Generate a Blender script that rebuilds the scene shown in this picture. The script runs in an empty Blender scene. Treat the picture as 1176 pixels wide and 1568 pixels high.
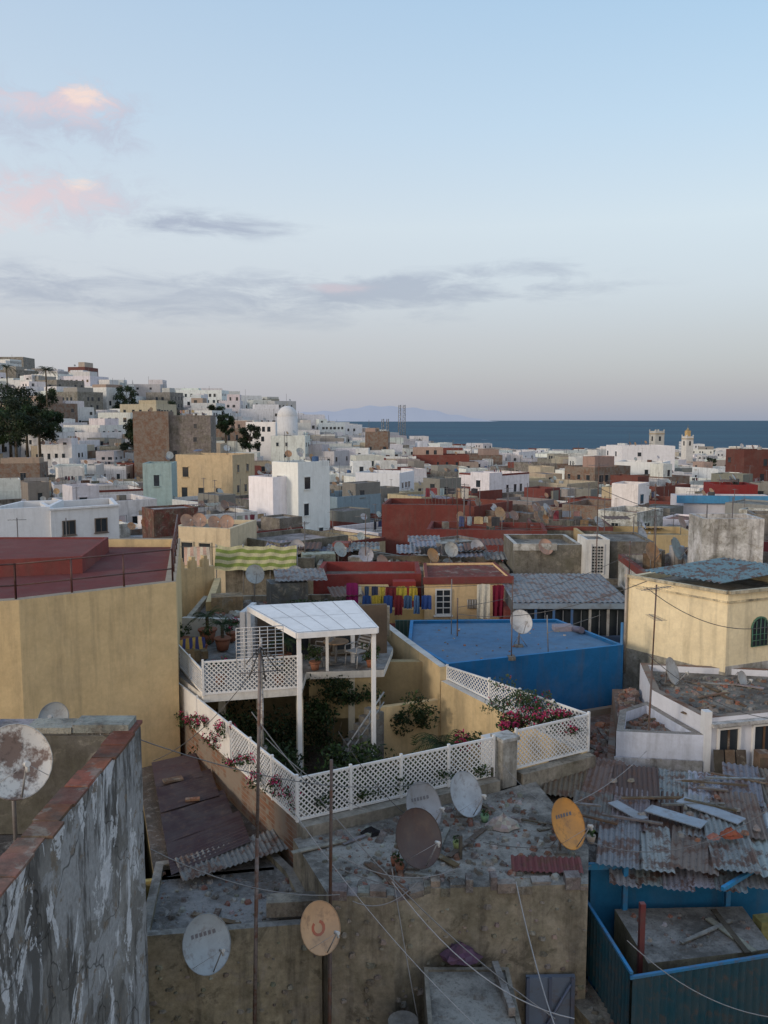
import bpy, math, random
from mathutils import Vector
R=random.Random(11)
TH=math.radians(6.1); FP=1315.0
CT,ST=math.cos(TH),math.sin(TH)
# survey helpers: bearings measured from the photograph -> metres (camera eye = origin, z up)
def ray(u,v):
    a=(u-588)/FP; b=(784-v)/FP
    return Vector((a,CT+b*ST,-ST+b*CT))
def PZ(u,v,z):
    d=ray(u,v); return d*(z/d.z)
def PY(u,v,y):
    d=ray(u,v); return d*(y/d.y)
def V(*a): return Vector(a)
SC=bpy.context.scene
# ------------------------------------------------------------------ materials
MATS=[]
def nn(nt,t,**k):
    n=nt.nodes.new(t)
    for a,b in k.items(): setattr(n,a,b)
    return n
def newmat(name):
    m=bpy.data.materials.new(name); m.use_nodes=True
    nt=m.node_tree; nt.nodes.clear()
    out=nn(nt,'ShaderNodeOutputMaterial'); bs=nn(nt,'ShaderNodeBsdfPrincipled')
    nt.links.new(bs.outputs[0],out.inputs[0])
    return m,nt,bs
def attr(nt):
    a=nn(nt,'ShaderNodeAttribute'); a.attribute_name='Col'; return a.outputs['Color']
def pos(nt,scale=(1,1,1)):
    g=nn(nt,'ShaderNodeNewGeometry'); mp=nn(nt,'ShaderNodeMapping')
    mp.inputs['Scale'].default_value=scale
    nt.links.new(g.outputs['Position'],mp.inputs[0]); return mp.outputs[0]
def noi(nt,vec,scale,detail=6,rough=.6,dist=0):
    n=nn(nt,'ShaderNodeTexNoise'); n.inputs['Scale'].default_value=scale
    n.inputs['Detail'].default_value=min(detail,6); n.inputs['Roughness'].default_value=rough
    n.inputs['Distortion'].default_value=dist
    nt.links.new(vec,n.inputs['Vector']); return n.outputs['Fac']
def mr(nt,val,a,b,c,d):
    n=nn(nt,'ShaderNodeMapRange'); nt.links.new(val,n.inputs[0])
    for i,x in enumerate((a,b,c,d)): n.inputs[i+1].default_value=x
    return n.outputs[0]
def mixc(nt,fac,a,b,mode='MIX'):
    n=nn(nt,'ShaderNodeMix'); n.data_type='RGBA'; n.blend_type=mode
    for s,i in ((fac,0),(a,6),(b,7)):
        if isinstance(s,(int,float)): n.inputs[i].default_value=s
        elif isinstance(s,tuple): n.inputs[i].default_value=s+(1,) if len(s)==3 else s
        else: nt.links.new(s,n.inputs[i])
    return n.outputs[2]
def mth(nt,op,a,b=None,c=None):
    n=nn(nt,'ShaderNodeMath'); n.operation=op
    for i,s in enumerate((a,b,c)):
        if s is None: continue
        if isinstance(s,(int,float)): n.inputs[i].default_value=s
        else: nt.links.new(s,n.inputs[i])
    return n.outputs[0]
def bump(nt,bs,h,st=.3,dist=.02):
    b=nn(nt,'ShaderNodeBump'); b.inputs['Strength'].default_value=st; b.inputs['Distance'].default_value=dist
    nt.links.new(h,b.inputs['Height']); nt.links.new(b.outputs[0],bs.inputs['Normal'])
def setmat(bs,rough=.9,metal=0,spec=.2):
    bs.inputs['Roughness'].default_value=rough; bs.inputs['Metallic'].default_value=metal
    bs.inputs['Specular IOR Level'].default_value=spec
def m_plaster(name,grime,patch,fine,streak,heavy=False):
    m,nt,bs=newmat(name); c=attr(nt); p=pos(nt)
    n1=noi(nt,p,.45,8,.65); n2=noi(nt,pos(nt,(2.2,2.2,.22)),1.3,6,.65); n3=noi(nt,p,9,5,.7)
    c=mixc(nt,mr(nt,n1,.48,.72,0,patch),c,(.24,.23,.20))
    if heavy:
        h1=noi(nt,p,1.9,6,.72,.5)
        c=mixc(nt,mr(nt,h1,.55,.60,0,.6),c,(.36,.33,.28)); c=mixc(nt,mr(nt,h1,.36,.44,.6,0),c,(.10,.09,.07))
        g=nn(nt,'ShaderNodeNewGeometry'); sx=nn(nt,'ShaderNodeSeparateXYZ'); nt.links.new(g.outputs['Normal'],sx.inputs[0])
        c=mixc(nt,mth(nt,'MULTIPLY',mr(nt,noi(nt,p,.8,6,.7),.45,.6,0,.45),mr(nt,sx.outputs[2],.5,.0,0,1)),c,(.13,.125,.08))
    c=mixc(nt,mr(nt,n2,.50,.68,0,streak),c,(.10,.092,.082))
    c=mixc(nt,fine,c,mixc(nt,mr(nt,n3,.3,.7,0,1),(.35,.33,.30),(1.15,1.15,1.15)),'MULTIPLY')
    c=mixc(nt,grime,c,mixc(nt,mr(nt,noi(nt,p,1.7,9,.75),.35,.65,0,1),(.45,.42,.38),(1.1,1.1,1.1)),'MULTIPLY')
    nt.links.new(c,bs.inputs['Base Color']); setmat(bs,.92); bump(nt,bs,n3,.45,.02)
    MATS.append(m)
m_plaster('plaster',.25,.2,.15,.28)        #0
m_plaster('weathered_plaster',.6,.6,.4,.7,True)  #1
m,nt,bs=newmat('window_glass'); c=mixc(nt,noi(nt,pos(nt),.7,2),(.012,.015,.02),(.05,.06,.07)); nt.links.new(c,bs.inputs['Base Color']); setmat(bs,.12,0,.5); MATS.append(m) #2
m,nt,bs=newmat('painted_metal'); q=noi(nt,pos(nt),5,7,.7); c=mixc(nt,mr(nt,q,.52,.68,0,.55),attr(nt),(.13,.075,.05)); c=mixc(nt,mr(nt,noi(nt,pos(nt),1.8,4),.35,.65,.35,0),c,(.12,.11,.10)); nt.links.new(c,bs.inputs['Base Color']); setmat(bs,.5,.1,.4); MATS.append(m) #3
m,nt,bs=newmat('foliage'); c=mixc(nt,mr(nt,noi(nt,pos(nt),3,3),.3,.7,0,.6),attr(nt),(.02,.035,.012)); nt.links.new(c,bs.inputs['Base Color']); setmat(bs,.6,0,.3)
tr=nn(nt,'ShaderNodeBsdfTranslucent'); nt.links.new(c,tr.inputs[0]); ms=nn(nt,'ShaderNodeMixShader'); ms.inputs[0].default_value=.25
nt.links.new(bs.outputs[0],ms.inputs[1]); nt.links.new(tr.outputs[0],ms.inputs[2]); nt.links.new(ms.outputs[0],nt.nodes['Material Output'].inputs[0]); MATS.append(m) #4
m,nt,bs=newmat('cloth'); n=noi(nt,pos(nt),14,3); c=mixc(nt,mr(nt,n,.3,.7,0,.25),attr(nt),(.05,.04,.05)); nt.links.new(c,bs.inputs['Base Color']); setmat(bs,.95); bump(nt,bs,n,.4,.03); MATS.append(m) #5
m,nt,bs=newmat('stained_concrete'); c=attr(nt); p=pos(nt)
n1=noi(nt,p,.9,10,.7); n2=noi(nt,p,4.5,8,.75,.6); n3=noi(nt,p,18,5,.7)
c=mixc(nt,mr(nt,n1,.42,.60,0,.8),c,(.075,.068,.06)); c=mixc(nt,mr(nt,n2,.52,.64,0,.6),c,(.34,.32,.29))
c=mixc(nt,mr(nt,noi(nt,p,2.1,6,.7),.56,.68,0,.6),c,(.12,.078,.05)); c=mixc(nt,mr(nt,n3,.53,.68,0,.55),c,(.05,.045,.04))
nt.links.new(c,bs.inputs['Base Color']); setmat(bs,.9); bump(nt,bs,mth(nt,'ADD',n2,n3),.6,.04); MATS.append(m) #6
m,nt,bs=newmat('rusty_sheet'); p=pos(nt); n1=noi(nt,p,2.4,9,.7); n2=noi(nt,p,9,6,.7)
c=mixc(nt,mr(nt,n1,.50,.58,0,.85),attr(nt),(.13,.06,.035)); c=mixc(nt,mr(nt,n2,.54,.66,0,.6),c,(.05,.035,.03)); 
nt.links.new(c,bs.inputs['Base Color']); setmat(bs,.62,.15,.4); bump(nt,bs,n2,.2,.01); MATS.append(m) #7
m_plaster('white_paint',.14,.08,.06,.14) #8
m,nt,bs=newmat('peeling_plaster'); p=pos(nt)
n1=noi(nt,p,1.1,10,.68,.4); n2=noi(nt,pos(nt,(1.5,1.5,.3)),1.9,9,.72); n3=noi(nt,p,12,6,.75); n4=noi(nt,p,.75,7,.7,.5)
c=mixc(nt,mr(nt,n1,.35,.65,0,1),(.12,.115,.105),(.33,.32,.30))
c=mixc(nt,mr(nt,n4,.48,.50,0,.7),c,(.42,.43,.44)); 
c=mixc(nt,mr(nt,n2,.50,.57,0,.85),c,(.07,.066,.06))
c=mixc(nt,mr(nt,noi(nt,pos(nt,(1.6,1.6,.7)),1.0,9,.72,.7),.56,.572,0,.92),c,(.72,.73,.75))
c=mixc(nt,mr(nt,noi(nt,p,3.3,6,.7,.4),.60,.62,0,.8),c,(.22,.17,.12))
c=mixc(nt,mr(nt,n3,.35,.7,.45,0),c,(.10,.095,.09))
vo=nn(nt,'ShaderNodeTexVoronoi'); vo.feature='DISTANCE_TO_EDGE'; vo.inputs['Scale'].default_value=.6
wv=nn(nt,'ShaderNodeVectorMath'); wv.operation='ADD'; nzc=nn(nt,'ShaderNodeTexNoise'); nzc.inputs['Scale'].default_value=2; nt.links.new(p,nzc.inputs[0]); nt.links.new(p,wv.inputs[0]); nt.links.new(nzc.outputs['Color'],wv.inputs[1]); nt.links.new(wv.outputs[0],vo.inputs[0])
c=mixc(nt,mr(nt,vo.outputs['Distance'],0,.010,.8,0),c,(.02,.018,.016))
nt.links.new(c,bs.inputs['Base Color']); setmat(bs,.93); bump(nt,bs,mth(nt,'ADD',n1,mth(nt,'MULTIPLY',n3,.4)),.7,.06); MATS.append(m) #9
m,nt,bs=newmat('rough_brick'); g=nn(nt,'ShaderNodeNewGeometry'); sx=nn(nt,'ShaderNodeSeparateXYZ'); nt.links.new(g.outputs['Position'],sx.inputs[0])
cb=nn(nt,'ShaderNodeCombineXYZ'); nt.links.new(mth(nt,'ADD',sx.outputs[0],mth(nt,'MULTIPLY',sx.outputs[1],.8)),cb.inputs[0]); nt.links.new(sx.outputs[2],cb.inputs[1])
bk=nn(nt,'ShaderNodeTexBrick'); bk.inputs['Scale'].default_value=1; bk.inputs['Brick Width'].default_value=.26; bk.inputs['Row Height'].default_value=.12; bk.inputs['Mortar Size'].default_value=.012
bk.inputs['Color1'].default_value=(.22,.11,.07,1); bk.inputs['Color2'].default_value=(.14,.075,.05,1); bk.inputs['Mortar'].default_value=(.2,.18,.15,1)
nt.links.new(cb.outputs[0],bk.inputs[0]); c=mixc(nt,mr(nt,noi(nt,pos(nt),1.2,8,.7),.42,.56,0,.9),bk.outputs[0],(.22,.19,.16))
nt.links.new(c,bs.inputs['Base Color']); setmat(bs,.93); bump(nt,bs,bk.outputs['Fac'],-.4,.02); MATS.append(m) #10
PL,WE,GL,ME,FO,CL,CO,RU,WH,PE,BR=range(11)
# ------------------------------------------------------------------ mesh builder
class MB:
    def __init__(s): s.v=[];s.f=[];s.c=[];s.m=[];s.s=[]
    def face(s,pts,col,m=0,sm=False):
        i=len(s.v); s.v+=[tuple(p) for p in pts]; s.f.append(tuple(range(i,i+len(pts)))); s.c.append(col); s.m.append(m); s.s.append(sm)
    def box(s,o,a,b,c,col,m=0):
        i=len(s.v); a=Vector(a);b=Vector(b);c=Vector(c);o=Vector(o)
        if a.cross(b).dot(c)<0: a,b=b,a
        for q in (o,o+a,o+a+b,o+b,o+c,o+a+c,o+a+b+c,o+b+c): s.v.append(tuple(q))
        for f in ((0,3,2,1),(4,5,6,7),(0,1,5,4),(1,2,6,5),(2,3,7,6),(3,0,4,7)):
            s.f.append(tuple(i+k for k in f)); s.c.append(col); s.m.append(m); s.s.append(False)
    def cbox(s,c,size,rot,col,m=0):
        ex=Vector((math.cos(rot),math.sin(rot),0))*size[0]; ey=Vector((-math.sin(rot),math.cos(rot),0))*size[1]; ez=Vector((0,0,size[2]))
        s.box(Vector(c)-ex/2-ey/2,ex,ey,ez,col,m)
    def wall(s,p0,p1,z0,z1,th,col,m=0,off=0):
        a=Vector((p0[0],p0[1],0)); b=Vector((p1[0],p1[1],0)); d=b-a; n=Vector((-d.y,d.x,0)).normalized(); a=a+n*off
        s.box(a+Vector((0,0,z0)),d,n*th,Vector((0,0,z1-z0)),col,m)
    def cyl(s,p0,p1,r0,r1=None,n=6,col=(.1,.1,.1),m=3,cap=True,sm=True):
        p0=Vector(p0);p1=Vector(p1); r1=r0 if r1 is None else r1
        d=(p1-p0).normalized(); t=Vector((0,0,1)) if abs(d.z)<.9 else Vector((1,0,0)); a=d.cross(t).normalized(); b=d.cross(a)
        i=len(s.v)
        for p,r in ((p0,r0),(p1,r1)):
            for k in range(n):
                q=2*math.pi*k/n; s.v.append(tuple(p+a*math.cos(q)*r+b*math.sin(q)*r))
        for k in range(n):
            s.f.append((i+k,i+(k+1)%n,i+n+(k+1)%n,i+n+k)); s.c.append(col); s.m.append(m); s.s.append(sm)
        if cap:
            s.f.append(tuple(i+n+k for k in range(n))); s.c.append(col); s.m.append(m); s.s.append(False)
            s.f.append(tuple(i+n-1-k for k in range(n))); s.c.append(col); s.m.append(m); s.s.append(False)
    def inset(s,pts,t):
        n=len(pts); out=[]
        for i in range(n):
            p=Vector(pts[i][:2]); a=(p-Vector(pts[i-1][:2])).normalized(); b=(Vector(pts[(i+1)%n][:2])-p).normalized()
            na=Vector((-a.y,a.x)); nb=Vector((-b.y,b.x)); k=(na+nb); k=k/max(.2,k.dot(na)); out.append(p+k*t)
        return out
    def bld(s,pts,z0,zr,zt,t,wc,rc,wm=0,rm=CO,tc=None,tm=None):
        """building body from a CCW footprint: walls, parapet, sunken roof"""
        ar=sum(pts[i][0]*pts[(i+1)%len(pts)][1]-pts[(i+1)%len(pts)][0]*pts[i][1] for i in range(len(pts)))
        if ar<0: pts=pts[::-1]
        n=len(pts); q=s.inset(pts,t); tc=tc or wc; tm=wm if tm is None else tm
        for i in range(n):
            a=pts[i];b=pts[(i+1)%n];c=q[i];d=q[(i+1)%n]
            s.face([(a[0],a[1],z0),(b[0],b[1],z0),(b[0],b[1],zt),(a[0],a[1],zt)],wc,wm)
            if zt>zr:
                s.face([(a[0],a[1],zt),(b[0],b[1],zt),(d[0],d[1],zt),(c[0],c[1],zt)],tc,tm)
                s.face([(d[0],d[1],zt),(d[0],d[1],zr),(c[0],c[1],zr),(c[0],c[1],zt)][::-1],wc,wm)
        if zt>zr: s.face([(p[0],p[1],zr) for p in q],rc,rm)
        else: s.face([(p[0],p[1],zr) for p in pts],rc,rm)
    def win(s,p,r,w,h,fc=(.7,.7,.7),nx=2,ny=2,glass=(.02,.02,.02),bars=False,sill=True,fm=WH):
        """window at p (lower-left of opening on the wall), r = unit vector to the right seen from outside"""
        p=Vector(p); r=Vector((r[0],r[1],0)).normalized(); n=Vector((r.y,-r.x,0)); u=Vector((0,0,1)); fw=.06
        s.box(p-n*.02,r*w,u*h,n*.025,glass,GL)
        for o,a,b in ((p-r*fw-u*fw,r*(w+2*fw),u*fw),(p-r*fw+u*h,r*(w+2*fw),u*fw),(p-r*fw,r*fw,u*h),(p+r*w,r*fw,u*h)):
            s.box(o-n*.02,a,b,n*.09,fc,fm)
        for i in range(1,nx): s.box(p+r*(w*i/nx-.018)-n*.01,r*.036,u*h,n*.05,fc,fm)
        for i in range(1,ny): s.box(p+u*(h*i/ny-.018)-n*.012,r*w,u*.036,n*.048,fc,fm)
        if sill: s.box(p-r*.12-u*(fw+.06)-n*.02,r*(w+.24),u*.058,n*.16,fc,fm)
    def obj(s,name,parent=None):
        me=bpy.data.meshes.new(name); me.from_pydata(s.v,[],s.f)
        for m in MATS: me.materials.append(m)
        me.polygons.foreach_set('material_index',s.m); me.polygons.foreach_set('use_smooth',s.s)
        at=me.color_attributes.new('Col','FLOAT_COLOR','CORNER'); L=[]
        for f,c in zip(s.f,s.c): L+= [c[0],c[1],c[2],1.0]*len(f)
        at.data.foreach_set('color',L); me.update()
        o=bpy.data.objects.new(name,me); SC.collection.objects.link(o)
        if parent: o.parent=parent
        return o
def jit(c,a=.06):
    k=1+R.uniform(-a,a); return tuple(max(0,min(1,x*k*(1+R.uniform(-a,a)*.4))) for x in c)
WHT=(.74,.74,.73); CRM=(.6,.47,.28); CON=(.25,.235,.215); RED=(.18,.05,.042); RUS=(.14,.06,.045)
# ------------------------------------------------------------------ element generators
def dish(name,c,dia,col,footz,az=42,el=28,rust=0,seg=28,foot=None,mark=None,wally=None):
    mb=MB(); c=Vector(c); A=math.radians(az);E=math.radians(el)
    f=Vector((math.sin(A)*math.cos(E),-math.cos(A)*math.cos(E),math.sin(E))); r=f.cross(Vector((0,0,1))).normalized(); u=r.cross(f)
    if u.z<0: u=-u
    Rr=dia/2; rings=6; dep=dia*.1
    mi=RU if rust else ME
    def P(k,q,off=0): 
        rr=Rr*k/rings; return c+r*math.cos(q)*rr*.93+u*math.sin(q)*rr+f*(dep*(k/rings)**2+off)
    for side,off in ((0,0),(1,-.012)):
        for k in range(rings):
            for j in range(seg):
                q0=2*math.pi*j/seg;q1=2*math.pi*(j+1)/seg
                pts=[P(k,q0,off),P(k+1,q0,off),P(k+1,q1,off),P(k,q1,off)]
                if k==0: pts=[P(0,0,off),P(1,q0,off),P(1,q1,off)]
                if side: pts=pts[::-1]
                mb.face(pts,col,mi,True)
    for j in range(seg):
        q0=2*math.pi*j/seg;q1=2*math.pi*(j+1)/seg; mb.cyl(P(rings,q0),P(rings,q1),.009,n=4,col=tuple(x*.8 for x in col),m=mi,cap=False)
    base=c-u*Rr*.95+f*dep*.8; foc=c+f*dia*.62-u*Rr*.25
    mb.cyl(base,foc,.012,n=6,col=(.35,.35,.35)); mb.cyl(foc-(c-foc).normalized()*.05,foc+(c-foc).normalized()*.06,.032,n=10,col=(.6,.6,.58)); mb.cyl(foc,foc-u*.09,.022,n=8,col=(.5,.5,.48))
    for sg in (-1,1): mb.cyl(c+r*sg*Rr*.8*.93-u*Rr*.55+f*dep,foc,.004,n=4,col=(.4,.4,.4))
    bk=c-f*.12; mb.cyl(c-f*.01,bk,.06,n=8,col=(.25,.22,.2)); ft=Vector(foot) if foot else Vector((bk.x,bk.y,footz))
    if wally is not None:
        e=V(bk.x,bk.y,bk.z-.55); mb.cyl(bk+V(0,0,.08),e,.025,n=8,col=(.22,.2,.19)); mb.cyl(e+V(0,0,.02),V(e.x,wally+.1,e.z+.02),.025,n=8,col=(.22,.2,.19)); mb.cyl(e+V(0,0,.3),V(e.x,wally+.1,e.z+.02),.018,n=6,col=(.22,.2,.19))
    else:
        mb.cyl(bk+V(0,0,.08),V(ft.x,ft.y,footz),.025,n=8,col=(.22,.2,.19)) 
        mb.box(V(ft.x-.14,ft.y-.14,footz),V(.28,0,0),V(0,.28,0),V(0,0,.05),(.2,.19,.17),CO)
        for a in (0,2.1,4.2): mb.cyl(V(ft.x+.28*math.cos(a),ft.y+.28*math.sin(a),footz),V(ft.x,ft.y,footz+.4),.01,n=4,col=(.2,.18,.17))
    if mark:
        g=lambda a,b: c+r*a*Rr+u*b*Rr+f*(dep*(a*a+b*b)+.006)
        if mark=='bar':
            for k in range(6):
                a0=-.5+k*.17; mb.face([g(a0,.22+.02*k),g(a0+.11,.22+.02*k),g(a0+.11,.36+.02*k),g(a0,.36+.02*k)],(.14,.14,.16),ME)
        else:
            n=12
            for k in range(n):
                q=2*math.pi*k/n; q2=2*math.pi*(k+1)/n
                if k in(2,3): continue
                mb.face([g(.2*math.cos(q),.2*math.sin(q)),g(.33*math.cos(q),.3*math.sin(q)),g(.33*math.cos(q2),.3*math.sin(q2)),g(.2*math.cos(q2),.2*math.sin(q2))],mark,ME)
    return mb.obj(name)
def minidish(mb,c,dia,col,n=12,az=42,el=28):
    A=math.radians(az);E=math.radians(el); c=Vector(c)
    f=Vector((math.sin(A)*math.cos(E),-math.cos(A)*math.cos(E),math.sin(E))); r=f.cross(Vector((0,0,1))).normalized(); u=r.cross(f)
    for k in range(n):
        q=2*math.pi*k/n;q2=2*math.pi*(k+1)/n
        a=c+(r*math.cos(q)+u*math.sin(q))*dia/2+f*dia*.09; b=c+(r*math.cos(q2)+u*math.sin(q2))*dia/2+f*dia*.09
        mb.face([c,a,b],col,ME,True)
    mb.cyl(c-u*dia*.45,c+f*dia*.55-u*dia*.1,.02,n=3,col=(.3,.3,.3)); mb.cyl(c-f*.03,c-V(0,0,dia*.9),.03,n=4,col=(.2,.2,.2))
def yagi(mb,top,L,az,n=8,col=(.18,.17,.17),w=.5):
    a=Vector((math.cos(az),math.sin(az),0)); b=Vector((-math.sin(az),math.cos(az),0)); top=Vector(top)
    mb.cyl(top-a*L/2,top+a*L/2,.012,n=4,col=col)
    for i in range(n):
        p=top-a*L/2+a*L*(i+.5)/n; mb.cyl(p-b*w/2*(1-.04*i),p+b*w/2*(1-.04*i),.006,n=3,col=col)
def mast(name,foot,h,kind='yagi',az=.6,r=.022,col=(.12,.09,.08),lean=(0,0)):
    mb=MB(); foot=Vector(foot); top=foot+V(lean[0],lean[1],h)
    mb.cyl(foot,foot+(top-foot)*.55,r*1.25,n=8,col=col,m=RU); mb.cyl(foot+(top-foot)*.55,top,r,n=8,col=col,m=RU)
    mb.box(foot-V(.12,.12,0),V(.24,0,0),V(0,.24,0),V(0,0,.12),CON,CO)
    if kind in('yagi','two'): yagi(mb,top-V(0,0,.1),1.1,az,9)
    if kind=='two': yagi(mb,top-V(0,0,.9),.8,az+1.2,7,w=.35)
    if kind=='grid':
        b=V(1,.25,0).normalized(); f=V(-.25,1,0).normalized()
        for i in range(12): mb.cyl(top+b*(-.42)+V(0,0,.36-i*.066),top+b*.42+V(0,0,.36-i*.066),.009,n=3,col=(.62,.62,.62))
        for i in range(7): mb.cyl(top+b*(-.42+i*.14)+V(0,0,-.38),top+b*(-.42+i*.14)+V(0,0,.36),.009,n=3,col=(.62,.62,.62))
        yagi(mb,top-f*.15-V(0,0,.42),.8,.3,7,w=.3)
        for k in range(6): mb.cyl(top-f*.05,top-f*.3+b*(.3*math.cos(k*1.05+.7))+V(0,0,.25*math.sin(k*1.05+.7)-.3),.014,n=4,col=(.05,.05,.05))
    return mb.obj(name)
def wire(mb,p0,p1,sag=.4,r=.009,col=(.12,.12,.12),n=14):
    p0=Vector(p0);p1=Vector(p1); L=None
    for i in range(n+1):
        t=i/n; p=p0.lerp(p1,t)-V(0,0,4*sag*t*(1-t))
        if L is not None: mb.cyl(L,p,r,n=4,col=col,m=CL,cap=False)
        L=p
def leaves(mb,c,rad,n,size,cols,m=FO,shell=.35):
    c=Vector(c)
    for _ in range(n):
        d=Vector((R.gauss(0,1),R.gauss(0,1),R.gauss(0,1))).normalized()*(shell+(1-shell)*R.random()**.6)
        p=c+Vector((d.x*rad[0],d.y*rad[1],d.z*rad[2])); a=Vector((R.uniform(-1,1),R.uniform(-1,1),R.uniform(-1,1))).normalized(); b=a.cross(Vector((R.uniform(-1,1),R.uniform(-1,1),R.uniform(-1,1)))).normalized()
        s=size*R.uniform(.6,1.3); col=jit(R.choice(cols),.35)
        mb.face([p-a*s,p+b*s*.45,p+a*s,p-b*s*.45],col,m)
GRN=[(.045,.085,.025),(.03,.06,.02),(.07,.11,.03),(.025,.045,.018)]
DGR=[(.03,.052,.02),(.02,.038,.015),(.05,.08,.027)]
PNK=[(.60,.03,.15),(.7,.05,.22),(.45,.02,.10)]
def bush(name,c,rad,n=500,size=.06,cols=GRN,pink=0,trunk=True,clumps=7,psz=.045):
    mb=MB(); c=Vector(c)
    if trunk:
        for k in range(4):
            e=c+V(R.uniform(-.6,.6)*rad[0],R.uniform(-.6,.6)*rad[1],R.uniform(0,.5)*rad[2]); mb.cyl(c-V(0,0,rad[2]*1.05),e,.03,.008,n=5,col=(.1,.07,.045),m=WE)
    for k in range(clumps):
        d=V(R.uniform(-.75,.75)*rad[0],R.uniform(-.75,.75)*rad[1],R.uniform(-.7,.7)*rad[2]); s=R.uniform(.3,.55)
        leaves(mb,c+d,[x*s for x in rad],n//clumps,size,[jit(q,.3) for q in cols])
        if pink and k%3!=0: leaves(mb,c+d+V(0,-.05,.08),[x*s*.8 for x in rad],int(pink/clumps*1.5),psz,PNK,shell=.7)
    return mb.obj(name)
def palm(name,foot,h,L=1.0,n=14,lean=(0,0),drop=.9,wd=.22,cols=GRN):
    mb=MB(); foot=Vector(foot); top=foot+V(lean[0],lean[1],h); P=foot
    for i in range(6):
        q=foot.lerp(top,(i+1)/6); mb.cyl(P,q,.05*L+.03,.045*L+.02,n=7,col=(.11,.08,.05),m=WE); P=q
    for k in range(n):
        a=2*math.pi*k/n+R.uniform(-.2,.2); up=R.uniform(.1,1.0); l=L*R.uniform(.8,1.1); d=V(math.cos(a),math.sin(a),0); sd=V(-math.sin(a),math.cos(a),0); pr=top; c=jit(R.choice(cols),.2)
        for i in range(1,10):
            t=i/9; p=top+d*l*t*(1-.25*t*up)+V(0,0,l*(up*t-drop*t*t*1.1)); mb.cyl(pr,p,.008,n=3,col=c,m=FO,cap=False)
            for sg in (-1,1):
                w=wd*L*math.sin(math.pi*min(1,t*.9+.08))
                for o in (0,.5):
                    b=pr.lerp(p,o); mb.face([b,b+(p-pr)*.25,b+sd*sg*w+d*.12*L-V(0,0,w*.45)],jit(c,.25),FO)
            pr=p
    return mb.obj(name)
def lattice(mb,p0,p1,z0a,z0b,h,h2=None,solid=0,post=1.6,col=WHT,sp=.13,w=.03,posts=True):
    """trellis panels between two ground points; real crossing slats in a frame"""
    h2=h if h2 is None else h2
    a=Vector((p0[0],p0[1],z0a)); b=Vector((p1[0],p1[1],z0b)); L=(b-a).length; d=(b-a)/L; n=Vector((-d.y,d.x,0)).normalized(); U=Vector((0,0,1))
    def pt(s,t): 
        k=s/L; return a+d*s+U*(t*(h+(h2-h)*k))
    H=(h+h2)/2
    nP=max(1,round(L/post)); 
    for i in range(nP+1):
        if posts: mb.box(pt(L*i/nP,0)-d*.03-n*.03-U*.02,d*.06,n*.06,U*(h+(h2-h)*i/nP+.07),col,WH)
    for t in (0,1):
        o=pt(0,t); e=pt(L,t); mb.box(o-n*.022-U*.05*t,e-o,n*.044,U*.05,col,WH)
    if solid>=1: mb.box(pt(0,.04)-n*.01,pt(L,.04)-pt(0,.04),n*.02,pt(0,.96)-pt(0,.04),col,WH); return
    for sg in (1,-1):
        c=-H if sg==1 else 0; end=L if sg==1 else L+H; off=n*(.008*sg)
        while c<end:
            s0,t0,s1,t1=(c,0,c+H,H) if sg==1 else (c,0,c-H,H)
            ta,tb=0.,1.
            ds=s1-s0
            for lim in (0,L):
                tt=(lim-s0)/ds
                if (ds>0)==(lim==0): ta=max(ta,tt)
                else: tb=min(tb,tt)
            if tb>ta+.02:
                A=pt(s0+ds*ta,ta)+off; B=pt(s0+ds*tb,tb)+off; dd=(B-A); e=dd.normalized().cross(n)*w*.5
                mb.box(A-e-n*.004,dd,e*2,n*.008,col,WH)
            c+=sp
def corr(mb,o,a,b,col,m=RU,pitch=.13,amp=.022,jag=0):
    """corrugated sheet: waves run along b, repeat along a"""
    o=Vector(o);a=Vector(a);b=Vector(b); n=a.cross(b).normalized(); n=n if n.z>=0 else -n
    W=a.length; k=max(4,int(W/pitch*4)); P=[]
    for i in range(k+1):
        t=i/k; h=n*(amp*math.sin(2*math.pi*t*W/pitch)); P.append((o+a*t+h,o+a*t+b*(1+R.uniform(-jag,jag) if i%4==0 else 1)+h+n*R.uniform(-.2,.2)*amp))
    for i in range(k): mb.face([P[i][0],P[i+1][0],P[i+1][1],P[i][1]],col,m,False)
def rock(mb,c,s,col,m=CO):
    c=Vector(c); t=[]
    n=6
    for k in range(n):
        q=2*math.pi*k/n; t.append(c+V(math.cos(q)*s*R.uniform(.6,1.2),math.sin(q)*s*R.uniform(.6,1.2),0))
    t2=[c+(p-c)*R.uniform(.5,.85)+V(0,0,s*R.uniform(.4,.9)) for p in t]
    for k in range(n): mb.face([t[k],t[(k+1)%n],t2[(k+1)%n],t2[k]],col,m)
    mb.face(t2,col,m)
def inpoly(x,y,P):
    c=False; j=len(P)-1
    for i in range(len(P)):
        if (P[i][1]>y)!=(P[j][1]>y) and x<(P[j][0]-P[i][0])*(y-P[i][1])/(P[j][1]-P[i][1])+P[i][0]: c=not c
        j=i
    return c
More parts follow.
